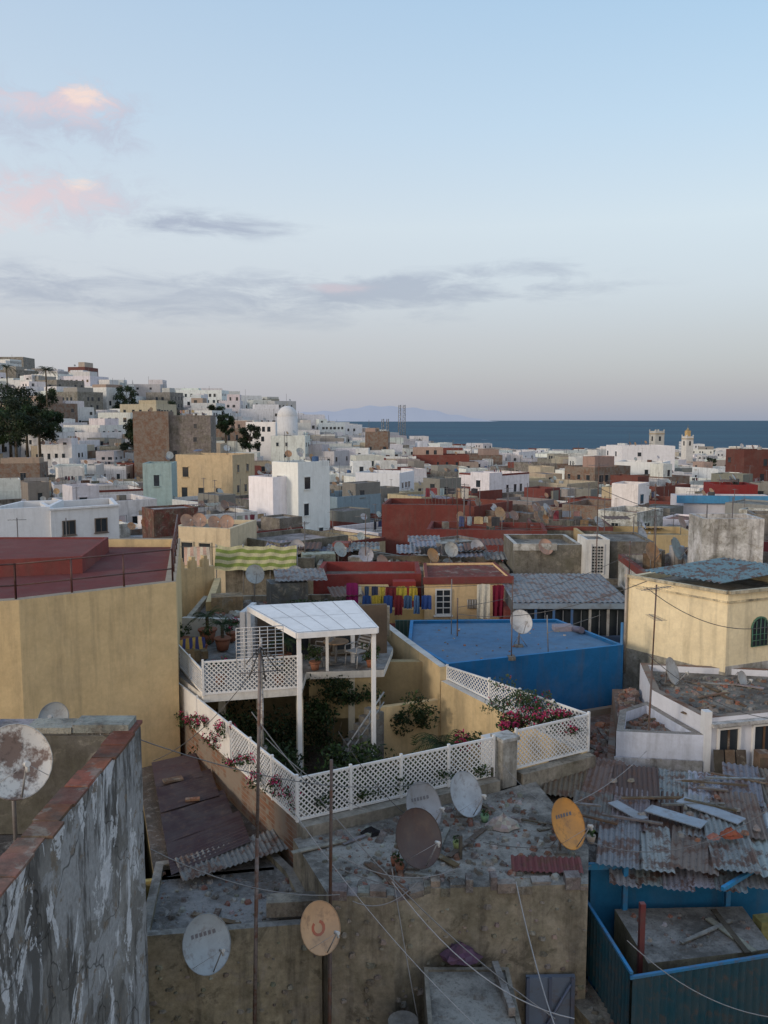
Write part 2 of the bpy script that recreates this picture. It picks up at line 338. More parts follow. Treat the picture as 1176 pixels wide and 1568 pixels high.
def debris(name,poly,z,n,smax=.1,cols=((.3,.28,.25),(.2,.18,.16),(.28,.13,.09),(.38,.36,.33)),planks=0):
    mb=MB(); xs=[p[0] for p in poly]; ys=[p[1] for p in poly]; k=0
    for _ in range(n*5):
        x=R.uniform(min(xs),max(xs)); y=R.uniform(min(ys),max(ys))
        if not inpoly(x,y,poly): continue
        k+=1
        if k>n: break
        rock(mb,(x,y,z),smax*R.random()**2+.015,jit(R.choice(cols),.2))
        if k<=planks:
            mb.cbox((x,y,z+.01+.04*R.random()),(R.uniform(.5,1.5),R.uniform(.06,.16),.03),R.uniform(0,3.1),jit(R.choice([(.2,.13,.08),(.3,.29,.27),(.13,.1,.08)]),.2),WE)
    return mb.obj(name)
def cloth(mb,p,r,w,h,col,stripe=None,amp=.05,nx=8,ny=6,m=CL):
    p=Vector(p); r=Vector(r).normalized(); n=V(r.y,-r.x,0); ph=R.uniform(0,6); g=[]
    tap=R.uniform(-.08,.08)
    for j in range(ny+1):
        g.append([p+r*(w*i/nx+tap*(j/ny)*(i/nx-.5))-V(0,0,h*j/ny+R.uniform(-.02,.02)-(.04*math.sin(math.pi*i/nx) if j==0 else 0))+n*(amp*(.3+j/ny)*math.sin(ph+i*1.7+j*.4)) for i in range(nx+1)])
    for j in range(ny):
        for i in range(nx):
            c=stripe if stripe and i%2 else col
            mb.face([g[j][i],g[j][i+1],g[j+1][i+1],g[j+1][i]],c,m,True)
def heap(mb,c,r,h,col,m=CL,n=14):
    c=Vector(c); rings=5; G=[]
    for k in range(rings+1):
        t=k/rings; G.append([c+V(math.cos(2*math.pi*j/n)*r*(1-t**1.5)*R.uniform(.75,1.15),math.sin(2*math.pi*j/n)*r*.7*(1-t**1.5)*R.uniform(.75,1.15),h*t*R.uniform(.8,1.1)) for j in range(n)])
    for k in range(rings):
        for j in range(n): mb.face([G[k][j],G[k][(j+1)%n],G[k+1][(j+1)%n],G[k+1][j]],jit(col,.2),m,True)
# ------------------------------------------------------------------ terrain
def interp(x,T):
    if x<=T[0][0]: return T[0][1]
    for (a,b),(c,d) in zip(T,T[1:]):
        if x<=c: return b+(d-b)*(x-a)/(c-a)
    return T[-1][1]
def sm(x,a,b):
    t=max(0,min(1,(x-a)/(b-a))); return t*t*(3-2*t)
RZ=[(0,-8.5),(45,-8.7),(70,-9.6),(110,-11.6),(170,-14.6),(350,-22),(650,-30),(1000,-38.5),(1200,-42)]
HX=[(-420,52),(-202,50),(-166,45),(-133,41),(-99,37),(-63,29),(-47,24),(-31,21),(-9,15),(22,9),(60,3),(120,0)]
def roofz(x,y):
    g=sm(y,110,430)*(1-sm(y,560,900)); xx=x*450/max(y,300) if y>450 else x
    return interp(y,RZ)+interp(xx,HX)*g
SEA=-45.0
mb=MB(); N=70; xs=[-2500+5000*i/N for i in range(N+1)]; xs=[math.copysign(abs(x/2500)**1.8*2500,x) for x in xs]; ys=[-60+1360*(j/80)**1.3 for j in range(81)]
G=[[V(x,y,(roofz(x,y)-8.5)*(1-sm(y,1080,1290))+(SEA-3)*sm(y,1080,1290)) for x in xs] for y in ys]
for j in range(80):
    for i in range(N): mb.face([G[j][i],G[j][i+1],G[j+1][i+1],G[j+1][i]],(.16,.14,.12),CO,True)
mb.obj('ground')
m,nt,bs=newmat('sea_water'); p=pos(nt,(1,.35,1)); w1=noi(nt,p,.02,8,.7); w2=noi(nt,pos(nt,(.35,1,1)),.0022,6,.6)
c=mixc(nt,mr(nt,w2,.35,.65,0,1),(.006,.045,.09),(.016,.085,.13)); c=mixc(nt,mr(nt,noi(nt,pos(nt,(.5,.12,1)),.03,6,.75),.64,.70,0,.35),c,(.4,.45,.48))
nt.links.new(c,bs.inputs['Base Color']); setmat(bs,.6,0,.15); bump(nt,bs,w1,1.0,6.0)
me=bpy.data.meshes.new('sea'); me.from_pydata([(-70000,900,SEA),(70000,900,SEA),(70000,90000,SEA),(-70000,90000,SEA)],[],[(0,1,2,3)]); me.materials.append(m)
o=bpy.data.objects.new('sea',me); SC.collection.objects.link(o)
# far coast hills: 30 km of air in front of them, airlight haze put into the material as emission
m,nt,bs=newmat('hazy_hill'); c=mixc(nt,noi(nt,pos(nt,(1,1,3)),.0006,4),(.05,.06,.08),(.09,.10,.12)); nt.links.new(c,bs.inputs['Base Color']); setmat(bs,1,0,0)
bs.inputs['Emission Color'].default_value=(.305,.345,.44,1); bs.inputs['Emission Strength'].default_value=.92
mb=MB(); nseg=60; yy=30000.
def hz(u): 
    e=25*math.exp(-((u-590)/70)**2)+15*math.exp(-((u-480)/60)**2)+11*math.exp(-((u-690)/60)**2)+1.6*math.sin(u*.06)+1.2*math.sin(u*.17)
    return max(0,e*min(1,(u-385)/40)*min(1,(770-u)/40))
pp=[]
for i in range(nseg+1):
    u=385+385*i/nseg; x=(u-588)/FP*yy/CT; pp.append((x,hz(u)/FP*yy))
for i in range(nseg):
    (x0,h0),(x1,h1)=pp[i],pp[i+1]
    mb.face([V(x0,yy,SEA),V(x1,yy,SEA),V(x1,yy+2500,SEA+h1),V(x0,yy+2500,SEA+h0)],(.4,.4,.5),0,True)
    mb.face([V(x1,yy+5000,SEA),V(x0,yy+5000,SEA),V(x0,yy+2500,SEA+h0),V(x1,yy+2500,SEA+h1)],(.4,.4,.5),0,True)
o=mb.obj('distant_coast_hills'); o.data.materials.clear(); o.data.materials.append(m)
# ------------------------------------------------------------------ procedural medina houses
EXC=[]
def face_windows(mb,a,b,zt,zb,col,lod,dens=.75):
    a=Vector(a);b=Vector(b); d=b-a; L=d.length; r=d/L; n=Vector((r.y,-r.x,0)); mid=(a+b)/2
    if n.dot(-Vector((mid.x,mid.y,0)))<=0: return
    z=zt-R.uniform(.9,1.4); fl=0; st=R.uniform(1.8,3.2); ww=R.uniform(.65,1.05)*(1.25 if lod==2 else 1); hh=R.uniform(.9,1.5)*(1.2 if lod==2 else 1)
    while z-hh>zb and fl<3:
        s=R.uniform(.7,1.5)
        while s+ww<L-.5:
            if R.random()<dens:
                w=ww*R.uniform(.8,1.1); p=a+r*s; p.z=z-hh
                gc=(.02,.02,.025) if R.random()<.7 else R.choice([(.04,.1,.2),(.1,.06,.04),(.03,.09,.07),(.2,.2,.2)])
                if lod==0: mb.win(p,r,w,hh,fc=jit(R.choice([(.5,.5,.48),(.1,.18,.3),(.2,.12,.08)]),.2),nx=2,ny=1,glass=gc)
                else:
                    mb.box(p-n*.05,r*w,V(0,0,hh),n*.07,gc,GL)
                    if lod==1: mb.box(p-n*.05-r*.1-V(0,0,.1),r*(w+.2),V(0,0,.09),n*.2,col,PL); mb.box(p-n*.05-r*.1+V(0,0,hh),r*(w+.2),V(0,0,.1),n*.16,col,PL)
            s+=st*R.uniform(.8,1.3)
        z-=2.9; fl+=1
def rect(x,y,w,d,rot):
    c,s=math.cos(rot),math.sin(rot); return [(x+c*a*w-s*b*d,y+s*a*w+c*b*d) for a,b in ((-.5,-.5),(.5,-.5),(.5,.5),(-.5,.5))]
def pick(x,y):
    r=R.random(); right=x/y>-.08; 
    if y<130: T=[(.30,WHT,'white'),(.14,(.52,.42,.28),'cream'),(.34,CON,'concrete'),(.13,(.18,.055,.045),'red'),(.03,(.25,.33,.38),'blue'),(.06,(.3,.3,.3),'brick')]
    elif y<330: T=[(.53,WHT,'white'),(.12,(.52,.44,.33),'cream'),(.19,(.32,.30,.28),'concrete'),(.11 if right else .03,(.19,.06,.05),'red'),(.05,(.4,.3,.25),'brick')]
    else: T=[(.58,(.74,.74,.75),'white'),(.15,(.55,.55,.56),'white'),(.10,(.50,.45,.38),'cream'),(.11,(.33,.31,.29),'concrete'),(.06 if right else .01,(.2,.08,.07),'red'),(.02,(.4,.3,.25),'brick')]
    for p,c,n in T:
        if r<p: return c,n
        r-=p
    return WHT,'white'
def house(x,y,zr,w,d,rot,col=None,kind=None,lod=None,name=None,dens=.7,hut=None,zb=None,par=None,rc=None,plain=False):
    if col is None: col,kind=pick(x,y)
    col=jit(col,.1); lod=(0 if y<75 else 1 if y<260 else 2) if lod is None else lod
    zg=(roofz(x,y)-10) if zb is None else zb; mb=MB(); pts=rect(x,y,w,d,rot); par=R.uniform(.35,1.0) if par is None else par
    wm=BR if kind=='brick' else (WE if kind=='concrete' or (lod<1 and R.random()<.5 and not plain) else PL)
    if plain and kind=='white': wm=WH
    rc=rc or jit(R.choice([(.3,.28,.26),(.22,.2,.19),(.4,.38,.36),(.28,.13,.1) if y<350 else (.35,.33,.3)]),.15)
    tc=None
    if R.random()<.13 and kind!='red' and not plain: tc=RED
    mb.bld(pts,zg,zr,zr+par,.22,col,rc,wm,CO,tc=tc)
    for i in range(4): face_windows(mb,(*pts[i],0),(*pts[(i+1)%4],0),zr,zr-9,col,lod,dens)
    ex=Vector((math.cos(rot),math.sin(rot),0)); ey=Vector((-math.sin(rot),math.cos(rot),0)); C=Vector((x,y,zr))
    if tc and lod<2:
        for i in range(4):
            a=Vector((*pts[i],zr+par)); b=Vector((*pts[(i+1)%4],zr+par)); n=(b-a).normalized().cross(V(0,0,1)); mb.box(a-V(0,0,.3),b-a,V(0,0,.3),n*.02,RED,PL)
    r=R.random() if hut is None else hut
    nh=1 if r<.62 else 0
    if lod==2 and R.random()<.4: nh+=1
    if plain: nh=0
    for _ in range(nh):
        hw,hd,hh=w*R.uniform(.3,.65),d*R.uniform(.3,.65),R.uniform(1.6,3.0); sx,sy=R.choice((-1,1)),R.choice((-1,1))
        c2=C+ex*sx*(w-hw-.1)*.5+ey*sy*(d-hd-.1)*.5; p2=rect(c2.x,c2.y,hw,hd,rot); cc,k2=(col,kind) if R.random()<.6 else pick(x,y); cc=jit(cc,.1)
        mb.bld(p2,zr-.05,zr+hh-.1,zr+hh+R.choice((.05,.15,.35)),.15,cc,rc,PL if lod else WE,CO)
        for i in range(4): face_windows(mb,(*p2[i],0),(*p2[(i+1)%4],0),zr+hh+.3,zr+.2,cc,lod,.6)
    if lod<2:
        for _ in range(R.choice((1,1,2,3,4)) if lod else R.choice((3,4,5))):
            q=C+ex*R.uniform(-.42,.42)*w+ey*R.uniform(-.42,.42)*d; minidish(mb,q+V(0,0,R.uniform(.7,1.5)),R.uniform(.7,1.1),jit(R.choice([(.5,.5,.48),(.4,.38,.35),(.55,.3,.15),(.3,.18,.13)]),.15),az=R.uniform(25,65),el=R.uniform(18,36))
        for _ in range(R.choice((0,1,1,2,3))):
            q=C+ex*R.uniform(-.42,.42)*w+ey*R.uniform(-.42,.42)*d; h=R.uniform(1.8,4); mb.cyl(q,q+V(0,0,h),.028,n=4,col=(.12,.11,.11))
            if R.random()<.7: yagi(mb,q+V(0,0,h-.1),.9,R.uniform(0,3),5,w=.5)
        if R.random()<.28:
            q=C+ex*R.uniform(-.3,.3)*w+ey*R.uniform(-.3,.3)*d; rr=R.uniform(.3,.45); mb.cyl(q,q+V(0,0,1.0),rr,n=12,col=jit(R.choice([(.35,.35,.34),(.06,.12,.25),(.08,.08,.08)])),m=PL)
        if R.random()<.28:
            z0=R.uniform(1.2,1.8); q=C+ex*R.uniform(-.35,.0)*w+ey*R.uniform(-.4,.3)*d+V(0,0,z0)
            k=0.
            for _ in range(R.randint(3,7)):
                ww=R.uniform(.25,.7); cloth(mb,q+ex*k,ex,ww,R.uniform(.35,.9),jit(R.choice([(.5,.5,.5),(.2,.05,.06),(.07,.09,.18),(.4,.3,.18),(.45,.44,.4),(.35,.2,.2),(.05,.05,.06),(.2,.25,.3)]),.2),nx=3,ny=2); k+=ww+R.uniform(.05,.3)
            mb.cyl(q-V(0,0,z0),q+V(0,0,.05),.03,n=4,col=(.2,.2,.2)); mb.cyl(q+ex*k-V(0,0,z0),q+ex*k+V(0,0,.05),.03,n=4,col=(.2,.2,.2)); mb.cyl(q,q+ex*k,.012,n=3,col=(.3,.3,.3))
        for _ in range(R.randint(2,6) if lod==0 else R.randint(0,5)):
            q=C+ex*R.uniform(-.4,.4)*w+ey*R.uniform(-.4,.4)*d; t=R.random()
            if t<.5: mb.cbox(q,(R.uniform(.4,1.5),R.uniform(.3,1),R.uniform(.2,.8)),rot+R.uniform(-.3,.3),jit(R.choice([CON,RUS,(.3,.2,.12),(.12,.17,.22),(.35,.34,.32)]),.2),WE)
            elif t<.8: corr(mb,q+V(0,0,R.uniform(.3,1.2)),ex*R.uniform(1,2.2),ey*R.uniform(1,2)+V(0,0,R.uniform(-.2,.3)),jit(R.choice([(.25,.24,.23),(.12,.07,.05),(.2,.22,.25)]),.2),pitch=.3,amp=.03)
            else:
                h=R.uniform(.8,1.2); L=R.uniform(1.5,3)
                for s in range(int(L/.3)+1): mb.cyl(q+ex*s*.3,q+ex*s*.3+V(0,0,h),.015,n=3,col=(.25,.22,.2))
                mb.cyl(q+V(0,0,h),q+ex*L+V(0,0,h),.02,n=3,col=(.25,.22,.2))
    else:
        for _ in range(R.choice((0,1,2))):
            q=C+ex*R.uniform(-.4,.4)*w; mb.cyl(q,q+V(0,0,R.uniform(2,5)),.07,n=3,col=(.15,.15,.15))
        if R.random()<.5: minidish(mb,C+ex*R.uniform(-.4,.4)*w-ey*d*.4+V(0,0,1.2),1.1,(.45,.44,.42),n=8)
    return mb.obj(name or {'white':'white_medina_house','cream':'cream_medina_house','concrete':'concrete_medina_house','red':'red_medina_house','blue':'blue_medina_house','brick':'brick_medina_house'}.get(kind,'medina_house'))
# ------------------------------------------------------------------ landmarks in the middle distance
def lm(u,v,y,w,d,rot,col,kind,name,**k):
    p=PY(u,v,y); EXC.append((p.x,p.y,max(w,d)*.62)); k.setdefault('plain',True); return house(p.x,p.y,p.z-.5,w,d,rot,col,kind,name=name,par=.5,**k)
W2=(.82,.82,.82)
lm(461,706,96,3.8,5.4,-.62,W2,'white','white_tower_house',dens=1); EXC.append((PY(455,706,88).x,88,5)); EXC.append((PY(450,706,80).x,80,4))
lm(423,728,95,3.6,5,-.62,W2,'white','white_stepped_house',dens=0)
# white house with two windows on the left
mb=MB(); a=PY(77,779,55);b=PY(181,762,58); c=V(b.x-2,b.y+5,0); d=V(a.x-2.5,a.y+4.5,0); zt=a.z
mb.bld([(a.x,a.y),(b.x,b.y),(c.x,c.y),(d.x,d.y)],-18,zt-.5,zt,.25,(.70,.71,.73),CON,WH,CO)
r=V(b.x-a.x,b.y-a.y,0).normalized(); Lw=(b-a).length
for t in (.17,.64): mb.win(V(a.x,a.y,zt-1.75)+r*Lw*t,r,.75,.85,fc=(.16,.13,.11),nx=2,ny=1,glass=(.015,.015,.015))
mb.box(V(a.x,a.y,zt-.12)-r*.1+V(0,-.02,0),r*(Lw+.2),V(.01,-.12,0),V(0,0,.12),(.75,.75,.76),WH); mb.obj('white_two_window_house'); EXC.append((a.x+1,57,5)); EXC.append((a.x+3,51,5)); EXC.append((a.x-3,52,5))
mb=MB(); e=PY(-30,772,53); mb.bld([(e.x,e.y),(a.x-.1,a.y+.2),(a.x-1,a.y+5),(e.x,e.y+6)],-18,zt-.35,zt+.12,.25,(.74,.75,.77),CON,WH,CO); mb.obj('white_terrace_house'); EXC.append((e.x,55,5))
lm(235,630,190,7.5,8,.1,(.3,.2,.15),'brick','unfinished_brick_house',dens=0)
lm(295,636,192,9,8,.05,(.3,.27,.25),'concrete','unfinished_concrete_house',dens=.3)
lm(245,708,112,3.6,5,.1,(.36,.48,.48),'teal','pale_teal_house')
lm(330,695,125,9,7,-.3,(.62,.48,.3),'cream','yellow_roof_house')
lm(655,768,76,7.5,6,-.12,RED,'red','dark_red_house',dens=.15)
lm(745,805,63,8.5,5,-.12,(.17,.045,.04),'red','red_terrace_house',dens=.1)
lm(970,812,62,8.2,5,-.05,(.50,.38,.21),'cream','ochre_house',rc=(.3,.28,.2))
lm(870,800,66,6,5,-.1,CON,'concrete','grey_flat_house',plain=False)
lm(1110,760,92,10,6,-.1,(.6,.62,.65),'white','white_blue_trim_house')
p=PY(1110,765,88.8); mb=MB(); mb.cbox((p.x,p.y,p.z-.4),(9.7,.15,.8),-.1,(.08,.28,.5),PL); mb.obj('blue_parapet_band')
lm(1118,740,105,5,5,-.1,(.22,.03,.03),'red','crimson_house')
lm(980,682,240,15,12,.1,W2,'white','white_fortress_house',dens=.5)
lm(985,706,190,10,9,-.5,W2,'white','white_gable_house',dens=.6)
lm(590,722,150,8,8,-.35,W2,'white','white_double_house',dens=.9)
lm(500,690,230,9,9,-.4,(.55,.55,.55),'white','grey_white_house',plain=False)
lm(1150,688,170,7,6,.2,(.13,.05,.04),'red','maroon_house')
lm(405,646,262,9,10,-.1,W2,'white','white_mosque_hall',dens=.6)
lm(445,667,226,9,7,-.1,(.7,.7,.7),'white','white_low_house',dens=.6,plain=False,hut=1)
lm(230,610,400,30,12,.1,(.7,.69,.66),'white','white_hotel',dens=.95,plain=False)
lm(310,598,410,22,12,-.1,W2,'white','white_apartment_house',dens=.95,plain=False)
lm(8,548,440,24,14,0,(.36,.34,.33),'concrete','hilltop_villa',dens=.5)
mb=MB(); p=PY(440,638,252); EXC.append((p.x,p.y,5)); EXC.append((p.x+1,p.y-9,6)); n=28; DR=3.0; WD=(.66,.66,.66)
for k in range(8):
    for j in range(n):
        def q(k,j): a=math.pi/2*k/8; return p+V(DR*math.cos(a)*math.cos(2*math.pi*j/n),DR*math.cos(a)*math.sin(2*math.pi*j/n),DR*1.05*math.sin(a))
        mb.face([q(k,j),q(k,j+1),q(k+1,j+1),q(k+1,j)],WD,WH,True)
mb.cyl(p-V(0,0,12),p,DR,n=28,col=WD,m=WH); mb.cyl(p+V(0,0,DR),p+V(0,0,DR+1.2),.1,.03,n=6,col=(.4,.35,.2)); mb.obj('white_dome')
def minaret(name,u,v,y,w,H,col,lant=True):
    mb=MB(); p=PY(u,v,y); z=p.z
    mb.bld(rect(p.x,p.y,w,w,.3),z-H,z-.6,z,.3,col,CON,PL)
    for i in range(4):
        pts=rect(p.x,p.y,w,w,.3); a=Vector((*pts[i],z-1.4)); b=Vector((*pts[(i+1)%4],z-1.4)); r=(b-a).normalized(); nrm=V(r.y,-r.x,0)
        mb.box(a-nrm*.05,b-a,V(0,0,.35),nrm*.3,(.4,.3,.18),PL); mb.box(a+(b-a)*.38-V(0,0,3.2)-nrm*.05,(b-a)*.24,V(0,0,2.2),nrm*.1,(.03,.03,.03),GL)
        mb.box(a+V(0,0,1.4)-nrm*.1,r*.5,V(0,0,.7),nrm*.2,col,PL); mb.box(b+V(0,0,1.4)-r*.5-nrm*.1,r*.5,V(0,0,.7),nrm*.2,col,PL)
    if lant:
        mb.bld(rect(p.x,p.y,w*.5,w*.5,.3),z-.6,z+2.6,z+2.8,.1,(.6,.42,.2),CON,PL)
        mb.cyl(p+V(0,0,2.8),p+V(0,0,4.4),w*.24,.05,n=12,col=(.35,.3,.2),m=PL); mb.cyl(p+V(0,0,4.3),p+V(0,0,5.8),.07,n=4,col=(.3,.25,.1))
    mb.obj(name)
minaret('minaret',1053,668,430,4.0,22,(.74,.71,.66)); minaret('square_tower',1006,660,400,4.8,20,(.55,.54,.5),False)
mb=MB(); p=PY(612,620,560)
for dx,hh in ((0,21),(2.8,18),(-8,9),(-11,9)):
    t=p+V(dx,0,0) if dx>=0 else p+V(dx,0,-9)
    w=.9
    for a,c in ((-1,-1),(1,-1),(1,1),(-1,1)): mb.cyl(V(t.x+a*w,t.y+c*w,t.z-21),V(t.x+a*w*.6,t.y+c*w*.6,t.z),.2,n=4,col=(.3,.3,.3))
    for k in range(14):
        z=t.z-21+k*1.5; s=1 if k%2 else -1; mb.cyl(V(t.x-w*s,t.y-w,z),V(t.x+w*s,t.y-w,z+1.5),.14,n=3,col=(.3,.3,.3)); mb.cyl(V(t.x+w,t.y-w*s,z),V(t.x+w,t.y+w*s,z+1.5),.14,n=3,col=(.3,.3,.3))
mb.obj('lattice_mast')
TREES=[(12,590,215,12,11),(38,602,205,10,10),(0,580,225,13,11),(58,618,200,8,7),(22,624,190,8,9),(80,622,230,7,6),(190,590,330,9,8),(206,640,208,7,5.5),(382,648,245,7,6),(345,632,260,6,5),(62,592,260,9,7),(262,612,330,7,8),(150,604,380,8,9),(120,598,400,8,9),(330,618,330,7,7)]
for (u,v,y,h,w) in TREES: q=PY(u,v,y); EXC.append((q.x,q.y,w*.4))
for (u,yy) in ((20,170),(45,178)): q=PY(u,640,yy); EXC.append((q.x,q.y,3))
y=50.0; cnt=0
while y<1060:
    s=6.6+y*.0155+ (2.0 if 250<y<620 else 0); xm=.50*y+18; x=-xm-(R.random()*s)
    while x<xm:
        sz=1 if y<200 else R.choice((.8,1,1,1.3)) 
        px,py=x+R.uniform(-.25,.25)*s,y+R.uniform(-.25,.25)*s
        ok=all((px-a)**2+(py-b)**2>(r+s*.35)**2 for a,b,r in EXC)
        if ok and R.random()<.965:
            ang=.5*math.sin(px*.013+1)+.4*math.sin(py*.017)+R.uniform(-.12,.12)
            dz=R.uniform(-1.9,1.4)+(R.random()<.08)*R.uniform(1,2.6); 
            if y<80: dz=min(dz,.3)-.5
            if y>250: dz*=1.5
            w=s*R.uniform(.7,1.2)*sz; d=s*R.uniform(.75,1.1)
            house(px,py,roofz(px,py)+dz*(1+y*.0012),w,d,ang); cnt+=1
        x+=s*R.uniform(.92,1.12)*(1 if sz<=1 else 1.12)
    y+=s*(.98 if y<300 else 1.1)
print('HOUSES',cnt)
def tree(name,u,v,y,h,w,n=3600):
    top=PY(u,v,y); mb=MB(); g=top-V(0,0,h); mb.cyl(g-V(0,0,6),g+V(0,0,h*.55),.4,.2,n=7,col=(.08,.06,.045),m=WE)
    for k in range(22):
        d=V(R.uniform(-.42,.42)*w,R.uniform(-.4,.4)*w,R.uniform(.0,.86)*h); mb.cyl(g+V(0,0,min(h*.3,d.z)),g+d,.12,.04,n=4,col=(.08,.06,.045),m=WE)
        leaves(mb,g+d,(w*.19,w*.19,h*.14),n//22,.24*(1+w*.04),[jit((.028,.045,.02),.6)],shell=.2)
    mb.obj(name)
for a in TREES: tree('broadleaf_tree',*a)
p=PY(70,566,255); palm('palm_tree',p-V(0,0,11),11,L=3.6,n=30,drop=.75,wd=.16,cols=[(.03,.05,.02)])
p=PY(10,562,250); palm('palm_tree',p-V(0,0,11),11,L=3.0,n=28,drop=.75,wd=.16,cols=[(.03,.05,.02)])
for u,v,yy in ((548,740,150),(700,712,260),(880,705,300),(1090,700,280),(780,735,170)): tree('small_roof_tree',u,v,yy,3.5,3,600)
# ================================================================== NEAR FIELD
ZG=-18
par=bpy.data.objects.new('cream_terrace_house',None); SC.collection.objects.link(par)
A0,A1,A2=(-9.3,21.5),(-5.9,24.0),(-7.9,33)
mb=MB(); mb.bld([(-17,19.0),A0,A1,A2,(-18,33)],ZG,-4.85,-4.55,.3,(.70,.53,.29),(.17,.05,.048),PL,PL,tc=(.40,.33,.25)); mb.obj('walls_and_roof',par)
mb=MB()
for (a,b) in ((A0,A1),((-17,19.0),A0),(A1,A2)):
    a=V(*a,-4.55);b=V(*b,-4.55); L=(b-a).length; n=max(2,round(L/1.6))
    for i in range(n+1): q=a.lerp(b,i/n)+V(-.12,.12,0); mb.cyl(q,q+V(0,0,.92),.028,n=6,col=(.10,.035,.03))
    for h in (.35,.9): mb.cyl(a+V(-.12,.12,h),b+V(-.12,.12,h),.022,n=6,col=(.10,.035,.03))
mb.obj('metal_railing',par)
mb=MB(); mb.bld([(-15,25.5),(-9.6,27.0),(-10.2,31.5),(-15,31.5)],-4.9,-4.35,-4.3,.1,(.22,.06,.055),(.19,.06,.055),PL,PL); mb.obj('red_roof_block',par)
par=bpy.data.objects.new('grey_plaster_house',None); SC.collection.objects.link(par)
mb=MB(); mb.bld([(-3.35,2.2),(-3.22,11.0),(-10,11.2),(-10,2.2)],ZG,-5.4,-4.03,.24,(.3,.3,.29),(.11,.1,.095),PE,CO)
mb.box(V(-9.5,10.74,-5.38),V(5.95,0,0),V(0,-.02,0),V(0,0,1.33),(.16,.15,.135),WE); mb.obj('walls',par)
mb=MB(); yv=2.2
while yv<10.7:
    L=R.uniform(.28,.5); x0=-3.35+.13*(yv-2.2)/8.8; mb.box(V(x0-.26+R.uniform(-.02,.015),yv,-4.03),V(.28+R.uniform(-.03,.03),0,0),V(0,L-R.uniform(.0,.02),0),V(0,0,.03+R.uniform(-.012,.015)),jit((.27,.10,.07),.3),WE); yv+=L
x=-3.3
while x>-9.8:
    L=R.uniform(.4,.9); mb.box(V(x,10.73+R.uniform(-.02,.02),-4.02),V(-L+.01,0,0),V(0,.36,0),V(0,0,.08+R.uniform(-.02,.03)),jit((.30,.29,.27),.15),CO); x-=L
mb.obj('coping',par)
dish('rusty_satellite_dish',PY(22,1168,9.4),.84,(.66,.62,.56),-5.4,az=38,rust=1)
dish('satellite_dish',PY(83,1100,13.5),.5,(.32,.33,.32),-6.0,az=10,el=35)
mb=MB(); mb.bld([(-8,12.2),(-4.6,12.2),(-4.4,15),(-8,15)],ZG,-6.0,-5.8,.2,(.35,.3,.24),CON,WE); mb.obj('low_plaster_house')
debris('roof_rubble',[(-8.5,6),(-3.7,6),(-3.7,10.6),(-8.5,10.6)],-5.4,60,.1,planks=3)
# ---- courtyard house with white trellis
par=bpy.data.objects.new('courtyard_house',None); SC.collection.objects.link(par)
LB=(-6.5,25.3); CF=(-1.88,17.8); FR=(2.67,20.2); FR2=(3.27,20.55); RC=(5.35,21.75); RB=(1.97,26.1); RB2=(.83,28.9); BK=(-.6,33)
CR2=(.70,.54,.31)
mb=MB()
mb.wall(CF,LB,ZG,-8.66,-.34,(.36,.22,.17),BR) ; mb.wall(FR,CF,ZG,-8.66,.3,(.36,.33,.28),WE); mb.wall(RC,FR2,ZG,-8.66,.3,(.38,.34,.28),WE)
mb.wall(CF,LB,-10.6,-8.70,-.05,CR2,PL,off=-.34)
def slopewall(a,b,za,zb,th,col,m):
    a=V(*a,0);b=V(*b,0); n=V(-(b-a).y,(b-a).x,0).normalized()*th; 
    P=[a+V(0,0,ZG),b+V(0,0,ZG),b+V(0,0,zb),a+V(0,0,za)]; Q=[p+n for p in P]
    mb.face(P,col,m);mb.face(Q[::-1],col,m);mb.face([P[3],P[2],Q[2],Q[3]],(.62,.6,.56),m);mb.face([P[0],P[3],Q[3],Q[0]],col,m);mb.face([P[2],P[1],Q[1],Q[2]],col,m)
slopewall(RC,RB,-8.62,-8.05,.25,CR2,PL); slopewall(RB,RB2,-7.62,-7.45,.25,CR2,PL); slopewall(RB2,BK,-7.45,-7.3,.25,CR2,PL)
mb.face([V(*LB,-10.6),V(*CF,-10.6),V(*FR,-10.6),V(*RC,-10.6),V(*RB,-10.6),V(*RB2,-10.6),V(-6,31,-10.6)],(.13,.10,.08),CO)
mb.wall((-6.6,27.2),(1.6,27.2),-10.6,-7.8,.3,(.40,.31,.17),PL)
for x in (-4.7,-3.6,-2.45,-1.0): mb.cbox((x,24.2 if x<-2.3 else 25.6,-10.6),(.2,.2,2.85),.1,(.62,.56,.44),PL)
mb.wall((-.2,25.3),(1.75,26.1),-10.6,-8.7,.2,CR2,PL); mb.wall((-2.3,25.6),(-.3,25.5),-9.1,-7.8,.15,(.5,.38,.2),PL)
mb.bld([(-5.0,23.1),(-2.35,23.75),(-2.35,25.25),(.0,25.5),(.3,28.0),(-.6,32.5),(-7.4,32),(-6.5,25.5)],-7.78,-7.56,-7.56,.1,(.7,.68,.64),(.30,.29,.28),PL,CO)
mb.obj('walls',par)
mb=MB()
for i in range(11):
    mb.box(V(-2.1+i*.15,23.4+.14*i,-10.6),V(.15,.14,0),V(.45,-.5,0),V(0,0,.19*(i+1)),(.20,.19,.17),CO)
mb.cyl(V(-1.65,22.9,-9.9),V(0,24.4,-7.9),.025,n=6,col=(.38,.38,.37)); mb.cyl(V(-1.65,22.9,-10.2),V(0,24.4,-8.2),.018,n=6,col=(.38,.38,.37))
for i in range(0,11,2): mb.cyl(V(-1.62+i*.15,22.9+.14*i,-10.5+.19*i),V(-1.62+i*.15,22.9+.14*i,-9.85+.19*i),.015,n=5,col=(.38,.38,.37))
mb.obj('stairs',par)
mb=MB() # trellis
lattice(mb,(-3.9,21.08),CF,-8.64,-8.64,1.0,post=1.5); lattice(mb,LB,(-3.9,21.08),-8.64,-8.64,.98,post=2,solid=1)
